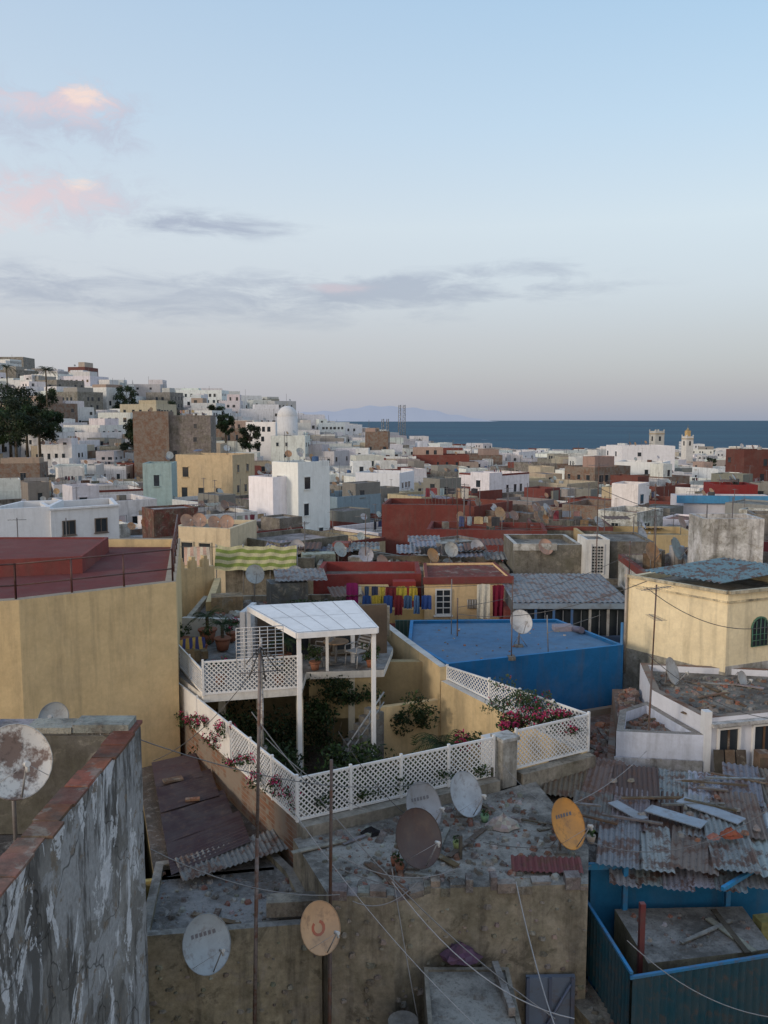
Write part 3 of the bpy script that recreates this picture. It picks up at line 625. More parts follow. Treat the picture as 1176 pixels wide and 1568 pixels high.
lattice(mb,CF,FR,-8.64,-8.64,.98,post=1.3); lattice(mb,FR2,RC,-8.62,-8.62,1.0,post=2.4); lattice(mb,RC,(3.1,24.6),-8.6,-8.2,.98,.62,post=1.3); lattice(mb,(3.1,24.6),RB,-8.2,-8.03,.62,.42,post=1.6)
lattice(mb,(-5.0,23.1),(-2.35,23.75),-7.56,-7.56,.95,post=2.8); lattice(mb,(-5.0,23.1),(-6.4,26.0),-7.56,-7.56,.7,post=1.5)
mb.obj('white_trellis_fence',par)
mb=MB()
mb.cbox((2.97,20.35,-10),(.42,.42,2.25),.5,(.5,.49,.46),WE); mb.cbox((2.97,20.35,-7.75),(.52,.52,.08),.5,(.6,.6,.58),WE); mb.cbox((2.72,20.75,-8.7),(.3,.6,.8),.5,(.66,.65,.63),WH)
mb.obj('corner_pier',par)
mb=MB() # canopy
C0,C1,C2,C3=V(-2.34,22.7,-5.72),V(-.19,23.3,-5.72),V(-.98,26.3,-5.60),V(-4.1,25.5,-5.60)
for i in range(5):
    a=C0.lerp(C1,i/5);b=C0.lerp(C1,(i+1)/5-.006);c=C3.lerp(C2,(i+1)/5-.006);d=C3.lerp(C2,i/5)
    for q in range(2):
        t0,t1=q/2,(q+1)/2-.006
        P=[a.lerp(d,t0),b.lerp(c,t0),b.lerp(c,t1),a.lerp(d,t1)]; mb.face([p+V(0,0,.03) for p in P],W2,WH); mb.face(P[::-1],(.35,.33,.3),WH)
for a,b in ((C0,C1),(C1,C2),(C2,C3),(C3,C0)):
    n=(b-a).normalized().cross(V(0,0,1)); mb.box(a-V(0,0,.14),b-a,V(0,0,.16),n*.05,W2,WH)
for p,zb in ((C0+V(.03,.1,0),-10.6),(C1+V(-.1,.1,0),-9.9),(C2,-7.56),(C3,-7.56)): mb.cbox((p.x,p.y,zb),(.11,.11,-5.74-zb),.25,W2,WH)
mb.cbox((-1.72,25.4,-7.56),(.08,.08,1.85),.2,W2,WH)
mb.wall((-4.0,26.6),(.1,27.4),-7.56,-5.95,.2,(.13,.10,.075),PL); mb.win((-3.2,26.72,-7.45),(1,0.2),.8,1.1,nx=1,ny=1,fc=(.2,.18,.15)); mb.win((-1.6,27.03,-7.35),(1,0.2),.6,.8,nx=1,ny=1,fc=(.2,.18,.15))
mb.obj('canopy',par)
mb=MB()
mb.wall((-4.2,25.4),(-4.05,26.8),-7.56,-5.75,.15,(.66,.66,.66),WH); mb.wall((-7.1,29.6),(-4.2,29.2),-7.56,-6.9,.2,(.55,.54,.52),WH); mb.wall((-4.2,29.3),(.2,29.6),-7.56,-6.5,.2,(.4,.36,.3),WE)
mb.obj('terrace_wall',par)
def chair(name,p,rot,col):
    mb=MB(); p=Vector(p); ex=V(math.cos(rot),math.sin(rot),0); ey=V(-math.sin(rot),math.cos(rot),0)
    for a in (-.25,.25):
        for b in (-.22,.25): mb.cyl(p+ex*a+ey*b,p+ex*a+ey*b*.8+V(0,0,.45),.018,n=6,col=col)
        mb.cyl(p+ex*a-ey*.22+V(0,0,.45),p+ex*a-ey*.5+V(0,0,1.0),.018,n=6,col=col); mb.cyl(p+ex*a-ey*.3+V(0,0,.65),p+ex*a+ey*.25+V(0,0,.65),.018,n=6,col=col); mb.cyl(p+ex*a+ey*.25+V(0,0,.65),p+ex*a+ey*.25+V(0,0,.4),.015,n=6,col=col)
    mb.box(p-ex*.25-ey*.22+V(0,0,.44),ex*.5,ey*.47,V(0,0,.03),col,CL)
    for k in range(6): a=p-ex*.25-ey*(.23+.045*k)+V(0,0,.5+.09*k); mb.box(a,ex*.5,V(0,0,.05),ey*.015,col,CL)
    mb.obj(name)
chair('patio_chair',(-.85,26.0,-7.56),2.4,(.4,.4,.4)); chair('patio_chair',(-2.0,26.1,-7.56),1.2,(.25,.25,.25))
mb=MB(); c=V(-1.5,26.2,-7.56); mb.cyl(c+V(0,0,.68),c+V(0,0,.72),.4,n=16,col=(.3,.2,.12)); mb.cyl(c,c+V(0,0,.68),.04,n=8,col=(.2,.2,.2)); mb.cyl(c,c+V(0,0,.03),.22,n=12,col=(.2,.2,.2)); mb.obj('patio_table')
def pot(name,p,r,h,kind,col=(.3,.12,.07)):
    mb=MB(); p=Vector(p); mb.cyl(p,p+V(0,0,h),r*.7,r,n=14,col=col,m=PL); mb.cyl(p+V(0,0,h-.05),p+V(0,0,h+.01),r*1.1,n=14,col=col,m=PL)
    e=bpy.data.objects.new(name,None); SC.collection.objects.link(e); mb.obj('pot',e)
    o=palm('fronds',p+V(0,0,h),.45,L=.7,n=20,wd=.18,drop=.6) if kind=='palm' else bush('leaves',p+V(0,0,h+.25),(.3,.3,.28),260,.05,trunk=False,pink=40 if kind=='flower' else 0)
    o.parent=e
pot('potted_palm',(-6.0,28.6,-7.5),.3,.45,'palm'); pot('potted_palm',(-5.3,27.6,-7.5),.26,.4,'palm'); pot('potted_plant',(-5.9,27.2,-7.5),.2,.3,'leaf'); pot('potted_plant',(-5.2,28.7,-7.5),.18,.3,'flower'); pot('potted_plant',(-6.7,28.0,-7.5),.22,.3,'leaf'); pot('potted_plant',(-4.7,24.0,-7.55),.16,.25,'flower'); pot('potted_plant',(-3.0,24.0,-7.55),.16,.25,'leaf'); pot('potted_plant',(-2.1,25.5,-7.55),.16,.25,'leaf'); pot('potted_plant',(-.4,25.8,-7.55),.16,.25,'leaf'); pot('potted_palm',(-3.1,26.2,-7.55),.2,.3,'palm')
mb=MB()
for i in range(3): mb.box(V(-6.35+.15*i,25.7+.3*i,-7.5),V(.5,.2,0),V(-.42,.9,0),V(0,0,.45-.1*i),jit((.3,.2,.1),.3),WE)
cloth(mb,V(-6.3,25.9,-6.75),V(1,.6,0),.8,.35,(.5,.35,.1),stripe=(.06,.07,.2)); mb.obj('wooden_bench')
# garden vegetation
bush('garden_shrub',(.6,22.6,-9.9),(1.2,.9,.85),2000,.07,clumps=14); bush('garden_shrub',(-2.9,21.8,-9.5),(.9,.8,1.1),1600,.07,clumps=12,cols=DGR)
bush('garden_shrub',(-4.4,24.0,-9.2),(1.0,.8,1.3),1900,.07,clumps=12,cols=DGR); bush('garden_shrub',(-.8,20.8,-9.5),(1.3,.6,.95),1900,.07,clumps=14,cols=GRN); bush('garden_shrub',(-3.2,24.6,-9.3),(1.0,.5,1.1),1400,.07,clumps=10,cols=DGR)
bush('garden_shrub',(-1.6,24.9,-9.2),(1.0,.4,.9),1300,.07,clumps=10,cols=DGR); bush('garden_shrub',(2.4,23.4,-9.9),(.8,.7,.7),1000,.06,clumps=9); bush('garden_shrub',(-.9,22.5,-9.6),(.9,.6,1.0),1600,.07,clumps=13); bush('garden_shrub',(1.5,21.6,-9.8),(1.0,.6,.8),1300,.065,clumps=11)
bush('hanging_vine',(-1.2,25.2,-8.15),(1.3,.25,.5),1300,.06,trunk=False,clumps=12,cols=DGR); bush('climbing_vine',(.9,25.5,-8.9),(.7,.35,.8),1000,.06,trunk=False,cols=DGR)
palm('garden_palm',(1.7,23.2,-10.6),1.5,L=1.25,n=30,drop=.8); palm('garden_palm',(-.1,22.3,-10.6),.9,L=.9,n=24); palm('garden_palm',(-2.3,20.9,-10.6),.8,L=.9,n=20); palm('garden_palm',(-3.4,23.2,-10.6),1.4,L=.9,n=20)
bush('bougainvillea',(4.1,21.55,-7.75),(1.1,.3,.35),1500,.05,pink=520,trunk=False,clumps=15); bush('bougainvillea',(3.7,22.9,-7.6),(.9,.5,.5),1600,.045,pink=60,trunk=False,clumps=14,cols=[(.06,.10,.04),(.09,.13,.05)])
bush('bougainvillea',(3.2,21.2,-7.8),(.3,.3,.25),350,.045,pink=260,trunk=False); bush('bougainvillea',(2.3,21.5,-8.3),(.5,.3,.3),500,.05,pink=240,trunk=False)
for i in range(11):
    t=.04+.085*i; p=V(*CF,0).lerp(V(*LB,0),t); bush('climbing_bougainvillea',(p.x-.05,p.y-.1,-8.25+R.uniform(-.3,.3)),(.34,.25,.3),230,.04,pink=75,trunk=False,clumps=8,psz=.04)
for i in range(5): bush('trellis_ivy',(-1.4+.95*i,18.0+.5*i,-8.45+R.uniform(-.15,.3)),(.4,.08,.2),130,.04,trunk=False,clumps=6)
# ---- blue house
mb=MB(); mb.bld([RB2,RB,(8.1,28.4),(6.6,32.2),(1.0,32.0)],ZG,-7.66,-7.55,.12,(.010,.105,.27),(.10,.205,.34),PL,PL,tc=(.05,.22,.46))
mb.cyl(V(6.9,30.9,-7.6),V(7.1,30.2,-7.5),.12,n=10,col=(.1,.1,.15)); mb.box(V(6.2,30.6,-7.66),V(.7,.1,0),V(0,.5,0),V(0,0,.18),(.3,.27,.3),CL)
mb.cyl(V(8.05,28.45,-10),V(8.05,28.45,-6.8),.05,n=8,col=(.02,.16,.36))
mb.obj('blue_house')
debris('roof_grit',[(1.5,28.5),(2.3,26.6),(7.4,28.6),(6.2,31.6),(1.5,31.5)],-7.66,50,.05)
dish('satellite_dish',PY(797,953,28.5),.84,(.55,.54,.52),-7.66,az=15,el=30)
mb=MB(); mb.cyl(V(2.4,30,-7.6),V(2.4,30,-5.6),.02,n=6,col=(.2,.2,.2)); mb.cyl(V(5.4,27.6,-7.6),V(5.3,27.4,-6.3),.018,n=6,col=(.2,.2,.2)); mb.cyl(V(5.3,27.4,-6.9),V(7.6,29.6,-6.8),.01,n=4,col=(.2,.2,.2)); mb.obj('clothesline_poles')
mb=MB(); mb.bld([(5.45,21.9),(6.25,22.5),(7.9,28.2),(2.6,25.9)],ZG,-9.75,-9.55,.2,(.3,.18,.13),(.22,.13,.10),BR,CO); mb.obj('brick_lean_to'); debris('brick_rubble',[(5.5,22.2),(6.2,22.7),(7.4,27),(5.2,25.9)],-9.75,260,.16,cols=((.3,.13,.08),(.25,.2,.17),(.2,.1,.07)),planks=5)
# ---- pale yellow house right
YE=(.86,.73,.48)
mb=MB(); Q0,Q1,Q2,Q3=(8.63,30.1),(11.0,27.0),(14.8,28.6),(12.4,33); mb.bld([Q0,Q1,Q2,Q3],ZG,-5.75,-5.5,.2,YE,(.3,.28,.25),PL,CO)
for a,b in ((Q0,Q1),(Q1,Q2)):
    a=V(*a,-5.52);b=V(*b,-5.52); n=(b-a).normalized().cross(V(0,0,1)); mb.box(a-n*.02,b-a,V(0,0,.1),n*.14,(.62,.55,.4),WE); mb.box(a-V(0,0,.3)-n*.02,b-a,V(0,0,.06),n*.06,YE,WE)
r=(V(*Q1,0)-V(*Q0,0)).normalized(); nr=V(r.y,-r.x,0)
mb.box(V(*Q0,-12)-nr*.02,r*3.9,V(0,0,3.9),nr*.035,(.5,.48,.42),WE)
r=(V(*Q2,0)-V(*Q1,0)).normalized(); nr=V(r.y,-r.x,0)
mb.box(V(*Q1,-12)-nr*.02,r*3.9,V(0,0,4.1),nr*.035,(.62,.60,.58),WE)
base=V(*Q1,-7.35)+r*1.05
mb.box(base-nr*.02,r*.7,V(0,0,.6),nr*.04,(.02,.02,.02),GL)
prev=None
for k in range(11):
    a=math.pi*k/10; q=base+r*(.35-.35*math.cos(a))+V(0,0,.6+.35*math.sin(a))+nr*.02
    if prev: mb.face([base+r*.35+V(0,0,.6)+nr*.02,prev,q],(.02,.02,.02),GL); mb.cyl(prev,q,.04,n=5,col=(.05,.16,.1))
    prev=q
for k in range(5): mb.cyl(base+r*(.7*k/4)+nr*.05,base+r*(.7*k/4)+nr*.05+V(0,0,.6+.35*math.sin(math.pi*k/4)),.015,n=4,col=(.05,.18,.12))
for k in range(4): mb.cyl(base+nr*.05+V(0,0,.2*k),base+r*.7+nr*.05+V(0,0,.2*k),.012,n=4,col=(.05,.18,.12))
corr(mb,V(9.2,30.1,-5.3),V(1.9,-2.4,-.02),V(3.6,1.9,.15),(.16,.25,.28),m=RU,pitch=.2,amp=.03)
mb.cyl(V(8.6,30.0,-9),V(8.6,30.0,-5.2),.05,n=6,col=(.4,.35,.3))
mb.obj('pale_yellow_house')
# ---- whitewashed house right
par=bpy.data.objects.new('whitewashed_house',None); SC.collection.objects.link(par)
mb=MB(); H1,H2=(8.7,22.45),(12.8,23.5)
mb.bld([(8.0,24.9),H1,H2,(13,27),(8.5,27.8)],ZG,-8.2,-8.0,.22,(.66,.67,.72),(.22,.20,.17),WH,CO,tc=(.26,.20,.16),tm=BR)
mb.bld([(6.35,22.7),(8.65,22.4),(8.25,23.9),(7.95,25.2),(6.9,24.4)],ZG,-8.75,-8.45,.2,(.58,.62,.72),(.24,.2,.17),PL,CO,tc=(.3,.27,.24),tm=CO)
mb.bld([(7.0,24.9),(7.9,25.4),(8.4,27.8),(7.6,27.8)],ZG,-8.9,-8.9,.1,(.25,.18,.14),(.22,.15,.12),BR,CO)
mb.box(V(6.3,22.62,-9.6),V(2.3,-.29,0),V(0,.05,0),V(0,0,.45),(.50,.52,.58),WE)
mb.cbox((8.72,22.5,-10.5),(.2,.25,2.7),.1,(.7,.7,.7),WH)
r=(V(*H2,0)-V(*H1,0)).normalized(); nr=V(r.y,-r.x,0)
for s,w in ((.4,.6),(1.5,.65),(2.6,.6)):
    p=V(*H1,-9.45)+r*s; mb.win(p,r,w,1.1,fc=(.75,.73,.70),nx=1,ny=1,glass=(.03,.02,.02),sill=False); mb.box(p+r*(w*.5-.02)+nr*.01,r*.04,V(0,0,1.1),nr*.04,(.15,.08,.05),WE)
mb.box(V(*H1,-8.22)+r*.1-nr*.02,r*4,V(0,0,.1),nr*.22,(.55,.54,.52),CO)
mb.obj('walls_and_doors',par)
debris('roof_rubble',[(8.3,24.9),(8.9,22.8),(12,23.7),(12,26.5),(8.8,27.2)],-8.2,300,.12,cols=((.3,.13,.08),(.25,.2,.17),(.3,.28,.25)),planks=7)
debris('roof_rubble',[(6.7,23),(8.4,22.8),(7.9,24.9),(7.0,24.2)],-8.75,140,.12,cols=((.3,.13,.08),(.25,.2,.17),(.2,.1,.07)),planks=4)
debris('brick_rubble',[(7.2,25.1),(7.9,25.5),(8.3,27.6),(7.7,27.6)],-8.9,120,.22,cols=((.3,.13,.08),(.25,.2,.17),(.2,.1,.07)))
dish('satellite_dish',PY(1026,1028,26.0),.85,(.45,.44,.42),-8.2,az=50,el=20); dish('satellite_dish',PY(1135,1040,26.0),.5,(.45,.44,.42),-8.2,az=40,el=20)
mb=MB(); mb.bld([(5.4,21.7),(4.7,20.6),(9.0,17.6),(13,21),(12.6,23.3),(8.7,22.3),(6.3,22.5)],ZG,-9.62,-9.45,.16,(.4,.38,.35),(.3,.285,.26),WE,CO); mb.obj('flat_concrete_house')
debris('roof_rubble',[(6,21.5),(9,18.5),(12,21),(11.5,22.6),(7,22)],-9.62,240,.1,planks=8)
mb=MB(); 
for i in range(3): mb.box(V(8.9+.3*i,22.15,-9.6),V(.26,0,0),V(0,.04,0),V(0,.2,.75),jit((.12,.08,.06),.3),WE)
mb.box(V(9.95,21.95,-9.6),V(.34,0,0),V(0,.35,0),V(0,0,.8),(.22,.14,.10),WE); mb.box(V(9.98,21.94,-9.5),V(.28,0,0),V(0,.02,0),V(0,0,.6),(.12,.08,.06),WE); mb.obj('wooden_cupboard')
# ---- tin shack with corrugated sheets
par=bpy.data.objects.new('tin_roof_shack',None); SC.collection.objects.link(par)
mb=MB(); mb.bld([(3.75,20.9),(4.35,17.15),(8.4,17.3),(9.2,18.4),(5.3,21.3)],ZG,-9.25,-9.25,.1,(.02,.15,.31),(.12,.1,.09),PL,CO); mb.obj('blue_walls',par)
mb=MB(); k=0
for row,(yy,zz) in enumerate(((20.0,-9.06),(18.4,-9.09),(16.95,-9.14))):
    x=3.85+.25*row
    while x<8.6+1.0*(row<2):
        w=R.uniform(.75,1.1); L=R.uniform(1.7,2.3); rot=R.uniform(-.07,.07)-.30; a=V(math.cos(rot),math.sin(rot),R.uniform(-.03,.03))*w; b=V(-math.sin(rot),math.cos(rot),.03+R.uniform(-.01,.03))*L
        pal=[(.14,.105,.085),(.11,.075,.06),(.18,.16,.15)] if x<6.4 and row<2 else [(.30,.32,.34),(.24,.25,.26),(.19,.15,.13),(.34,.36,.39),(.22,.28,.34)]
        corr(mb,V(x,yy-(x-4)*.12+R.uniform(-.12,.12),zz+.035*(k%3)),a,b,jit(R.choice(pal),.2),pitch=R.choice((.12,.14)),amp=.024,jag=.02); x+=w*.9; k+=1
mb.obj('corrugated_sheets',par)
mb=MB()
for _ in range(36):
    x=R.uniform(4.3,9.4); yy=R.uniform(17.3,20.8)
    if R.random()<.3: mb.cbox((x,yy,-8.93+R.uniform(-.02,.04)),(R.uniform(.4,1.7),R.uniform(.04,.09),.04),R.uniform(-.7,.2),jit(R.choice([(.26,.25,.24),(.18,.12,.08),(.30,.32,.34)]),.2),WE)
    else: rock(mb,(x,yy,-8.95),R.uniform(.03,.12),jit(R.choice([(.3,.27,.24),(.28,.13,.09)]),.2))
mb.cbox((6.6,18.6,-8.93),(1.3,.42,.025),-.7,(.30,.36,.42),ME); mb.cbox((7.5,18.9,-8.925),(1.5,.4,.025),-.85,(.32,.37,.43),ME); mb.cbox((5.6,18.9,-8.93),(1.0,.3,.025),-1.1,(.28,.31,.35),ME)
mb.obj('planks_and_bricks',par)
mb=MB(); heap(mb,PZ(1118,1280,-8.9),.26,.2,(.3,.09,.05)); heap(mb,PZ(1092,1283,-8.9),.16,.12,(.35,.16,.12)); mb.obj('orange_tarpaulin')
par=bpy.data.objects.new('blue_corrugated_yard',None); SC.collection.objects.link(par)
mb=MB()
corr(mb,V(4.12,17.0,-11.3),V(.3,-2.6,0),V(0,0,1.45),(.012,.07,.10),m=ME,pitch=.16,amp=.03); corr(mb,V(4.45,14.4,-11.35),V(3.2,.75,0),V(0,0,1.42),(.012,.07,.10),m=ME,pitch=.16,amp=.03)
mb.obj('blue_fence_sheets',par)
mb=MB(); mb.box(V(4.1,17,-9.86),V(.3,-2.6,0),V(.06,0,0),V(0,0,.05),(.02,.2,.42),ME); mb.box(V(4.4,14.36,-9.94),V(3.3,.77,0),V(0,.06,0),V(0,0,.05),(.02,.2,.42),ME)
for p,h in (((4.9,15.4,-10.6),1.5),((7.55,15.4,-11),2.0),((7.2,17.05,-11),1.9),((5.0,16.9,-11),1.9)): mb.cbox(p,(.1,.1,h),.1,(.02,.2,.42) if h>1.6 else (.18,.04,.04),ME)
mb.box(V(4.2,17.05,-9.35),V(4.3,.12,0),V(0,.06,0),V(0,0,.14),(.02,.22,.45),ME); mb.box(V(6.7,16.2,-9.3),V(.9,.7,0),V(.05,-.06,0),V(0,0,.08),(.02,.25,.5),ME)
mb.obj('blue_frame',par)
mb=MB(); mb.bld([(4.95,15.1),(7.5,15.55),(7.5,17.0),(4.8,16.9)],ZG,-10.12,-10.12,.05,(.3,.28,.2),(.28,.27,.25),WE,CO); mb.bld([(7.6,15.0),(12,16),(12,20),(9.2,18.2),(8.5,17.2),(7.7,17.1)],ZG,-10.9,-10.7,.15,(.4,.36,.2),(.3,.28,.26),WE,CO)
mb.cbox((7.75,16.4,-11),(.45,.3,1.0),.2,(.32,.30,.12),WE); mb.obj('yard_roof',par)
mb=MB()
for i in range(6):
    corr(mb,V(4.6+i*.52,16.55-.03*i+R.uniform(-.08,.08),-9.40+.02*(i%2)),V(.62,-.1+R.uniform(-.05,.05),-.03),V(.22,.95,.14),jit((.30,.31,.32),.2),pitch=.12,amp=.022,jag=.03)
mb.obj('awning_sheets',par)
debris('roof_rubble',[(5,15.3),(7.3,15.7),(7.3,16.9),(5,16.8)],-10.12,50,.06,planks=3)
mb=MB(); mb.bld([(3.7,15.6),(4.6,13.2),(8,13.9),(8,14.9),(4.6,14.25),(4.0,16.9)],ZG,-11.3,-11.3,.1,(.42,.35,.22),(.3,.27,.22),WE,CO); mb.obj('ochre_garden_wall')
debris('wall_rubble',[(3.9,15.6),(4.6,13.4),(8,14.1),(8,14.8),(4.5,14.1),(4.1,16.5)],-11.3,150,.09)
# ---- main roof with dishes
MR=[(-1.95,17.55),(-1.05,15.35),(.2,15.25),(.9,15.6),(3.95,15.75),(4.3,17.2),(3.7,20.9),(5.2,21.5),(3.3,20.3),(2.75,19.9)]
mb=MB(); mb.bld(MR,ZG,-8.92,-8.92,.15,(.40,.355,.275),(.34,.32,.285),WE,CO)
pts=[(-1.05,15.35),(.2,15.25),(.9,15.6),(3.95,15.75)]
for a,b in zip(pts,pts[1:]):
    a=V(*a,-8.92);b=V(*b,-8.92); L=(b-a).length; s=0
    while s<L-.05:
        l=min(L-s,R.uniform(.12,.4)); q=a+(b-a)*(s/L); mb.box(q-V(0,R.uniform(-.03,.06),.06+R.uniform(0,.12)),(b-a)*(l/L)*.97,V(0,R.uniform(.2,.35),R.uniform(-.02,.02)),V(0,0,.06+R.uniform(.02,.2)),jit((.28,.25,.21),.25),CO); s+=l
mb.cbox((3.5,15.9,-10.6),(.5,.3,1.65),.05,(.22,.10,.08),WE)
mb.obj('stone_roof_house')
mb=MB()
for _ in range(150):
    x=R.uniform(-.9,3.9); yb=15.27 if x<.2 else (15.25+(x-.2)*.5 if x<.9 else 15.6+(x-.9)*.049); rock(mb,(x,yb,-9.1-3.2*R.random()),R.uniform(.03,.10),jit((.33,.29,.24),.25),WE)
mb.obj('wall_stones')
debris('roof_rubble',[(-1.5,17.5),(-.9,15.6),(3.8,16.0),(4.1,17.3),(3.2,20)],-8.92,560,.10,planks=11)
mb=MB(); heap(mb,PZ(568,1276,-8.9),.22,.16,(.015,.015,.015)); mb.obj('black_heap')  # black heap added to stand in for a dark hole in the roof
mb=MB()
heap(mb,PZ(770,1265,-8.9),.38,.3,(.4,.36,.32)); heap(mb,PZ(705,1465,-10.25),.42,.3,(.12,.07,.11)); heap(mb,PZ(690,1450,-10.2),.2,.35,(.04,.03,.05)); mb.obj('cloth_heaps')
mb=MB(); 
for u,v,c in ((742,1258,(.2,.35,.2)),(700,1300,(.25,.3,.12)),(612,1335,(.3,.12,.07)),(605,1325,(.3,.12,.07)),(875,1265,(.4,.4,.38)),(905,1290,(.35,.3,.25)),(760,1195,(.3,.12,.07)),(735,1190,(.3,.28,.25))):
    p=PZ(u,v,-8.92); mb.cyl(p,p+V(0,0,.16),.07,.1,n=10,col=c,m=PL); leaves(mb,p+V(0,0,.22),(.1,.1,.08),30,.04,GRN)
mb.obj('flower_pots')
mb=MB()
for u,v in ((580,1212),(705,1300),(753,1190)): p=PZ(u,v+15,-8.92); mb.cbox(p,(.06,.06,.5),.3,(.1,.09,.08),WE)
p=PZ(835,1330,-8.9); corr(mb,p+V(-.7,-.2,.06),V(1.4,-.1,0),V(.05,.5,.06),(.17,.05,.05),pitch=.12); mb.obj('short_posts')
def dz(u,v,y,dia,col,foot,name='satellite_dish',**k): return dish(name,PY(u,v,y),dia,col,foot,**k)
dz(645,1236,18.0,1.05,(.32,.33,.35),-8.92,mark='bar'); dz(710,1217,18.6,1.0,(.42,.46,.50),-8.92); dz(637,1284,16.3,1.14,(.075,.045,.04),-8.92,az=35)
dz(865,1262,16.9,1.02,(.66,.30,.06),-8.92,name='orange_satellite_dish',mark='bar'); dz(487,1421,14.6,.9,(.58,.36,.20),-10.3,name='orange_satellite_dish',mark=(.45,.12,.06),wally=15.3); dz(313,1446,14.2,.98,(.35,.39,.41),-10.4,mark='bar',wally=15.3)
mb=MB(); mb.bld([(.75,13.5),(2.35,13.5),(2.35,15.2),(.75,15.2)],ZG,-10.3,-10.26,.08,(.28,.26,.22),(.32,.31,.28),WE,CO); mb.cbox((2.15,14.5,-10.26),(.12,1.3,.16),.1,(.3,.28,.26),CO); mb.obj('concrete_water_box')
mb=MB(); mb.cyl(V(.35,14.6,-13),V(.35,14.6,-10.9),.28,n=18,col=(.33,.32,.30),m=WE); mb.obj('concrete_pipe')
mb=MB(); mb.box(V(2.75,15.52,-13),V(.95,.03,0),V(0,.1,0),V(0,0,2.3),(.15,.2,.28),ME); 
for i in range(3): mb.box(V(2.75+.43*i,15.49,-13),V(.06,0,0),V(0,.05,0),V(0,0,2.3),(.1,.13,.2),ME)
mb.cyl(V(2.8,15.46,-12.3),V(3.6,15.47,-10.8),.03,n=5,col=(.1,.13,.2)); mb.obj('metal_door')
# ---- lower left roofs
mb=MB(); mb.bld([(-4.6,15.15),(-1.2,15.6),(-1.95,17.6),(-2.6,18.6),(-5.0,17.9)],ZG,-9.75,-9.62,.18,(.40,.36,.26),(.27,.26,.25),WE,CO,tc=(.3,.29,.27)); mb.cbox((-1.75,15.95,-9.6),(1.1,.35,.3),.1,(.32,.28,.22),CO); mb.obj('low_concrete_house')
mb=MB()
for _ in range(90):
    x=R.uniform(-4.5,-1.3); rock(mb,(x,15.15+(x+4.6)*.132,-9.9-3*R.random()),R.uniform(.03,.09),jit((.30,.28,.22),.25),WE)
mb.obj('wall_stones')
debris('roof_rubble',[(-4.4,15.4),(-1.5,15.8),(-2.1,17.4),(-4.8,17.7)],-9.75,150,.08,planks=3)
mb=MB(); mb.bld([(-4.9,17.4),(-2.3,18.6),(-6.4,25.2),(-7.6,25.2)],ZG,-9.75,-9.75,.1,(.42,.32,.14),(.15,.12,.1),WE,CO)
a=PZ(232,1168,-9.45);b=PZ(300,1153,-9.35);c=PZ(398,1278,-9.35);d=PZ(262,1340,-9.5)
for i in range(4):
    t0,t1=i/4,(i+1)/4+.03; p=a.lerp(d,t0);q=a.lerp(d,min(1,t1));r_=b.lerp(c,t0)
    corr(mb,p+V(0,0,.02*(i%2)),q-p,(r_-p)*R.uniform(.97,1.03),jit((.055,.03,.032),.2),m=ME,pitch=.13,amp=.024)
e=PZ(452,1298,-9.5); f=PZ(280,1352,-9.55); corr(mb,f+V(0,.0,.03),(e-f),V(-.35,.75,.1),(.22,.22,.21),pitch=.12,amp=.022); 
mb.cbox(PZ(265,1195,-9.35),(.5,.22,.05),.5,(.22,.14,.1),WE); mb.cbox(PZ(295,1225,-9.35),(.35,.12,.05),.2,(.3,.15,.1),WE)
mb.wall((-5.1,17.3),(-2.4,17.8),-10.4,-9.75,.12,(.5,.4,.15),WE)
mb.obj('rusty_tin_roof_shed')
mb=MB(); mb.bld([(-5.2,15.2),(-4.7,15.3),(-5.2,17.6),(-7.6,24.9),(-9.2,21.3),(-9.2,14)],ZG,-9.95,-9.8,.15,(.3,.27,.22),(.22,.2,.18),WE,CO); mb.obj('rubble_roof_house')
debris('roof_rubble',[(-5.6,17),(-7.6,24.5),(-8.6,20),(-7,15)],-9.95,150,.12,planks=5)
# ---- mid zone y 30..47
mb=MB(); mb.bld([(1.77,37),(5.65,37.3),(5.4,41.2),(1.9,41)],ZG,-6.95,-6.85,.15,(.74,.54,.30),(.2,.055,.045),PL,WE,tc=(.2,.055,.045)); mb.box(V(1.7,36.9,-7.12),V(4.0,.31,0),V(0,.15,0),V(0,0,.3),(.20,.05,.045),PL)
mb.win((2.3,37.03,-8.45),(1,.077),.6,1.05,fc=(.65,.65,.63),nx=2,ny=4,glass=(.05,.05,.05)); 
p=V(3.95,37.13,-7.95); mb.box(p-V(.28,0,.28),V(.56,.04,0),V(0,0,.4),V(0,-.05,0),(.4,.35,.3),WE)
for i in range(6): mb.cyl(p+V(-.28+.11*i,-.07,-.28),p+V(-.28+.11*i,-.07,.12),.012,n=4,col=(.6,.6,.58))
mb.cbox((5.2,36.2,-10),(.25,1.8,2.1),0,(.22,.06,.05),PL)
mb.obj('red_and_cream_house')
mb=MB(); mb.bld([(-3.2,38.3),(1.7,38.6),(1.7,42),(-3.0,42)],ZG,-7.4,-6.95,.2,(.22,.045,.042),(.25,.2,.17),PL,CO); mb.cbox((-.6,38.1,-8.4),(1.6,.5,1.0),.05,(.74,.52,.24),PL);  mb.cbox((.9,38.0,-8.4),(1.0,.6,1.25),.05,(.30,.05,.045),PL); mb.cbox((.2,37.4,-9.5),(4.8,.5,1.2),.05,(.6,.42,.18),PL)
mb.obj('red_parapet_house')
mb=MB(); mb.bld([(-1.2,33.9),(5.6,34.2),(5.6,37),(-1.2,37.3)],ZG,-9.2,-8.9,.2,(.25,.08,.07),(.25,.2,.18),PL,CO); mb.obj('laundry_terrace')
mb=MB(); mb.wall((.45,33.4),(3.95,33.6),-9,-7.9,.12,(.05,.09,.08),PL)
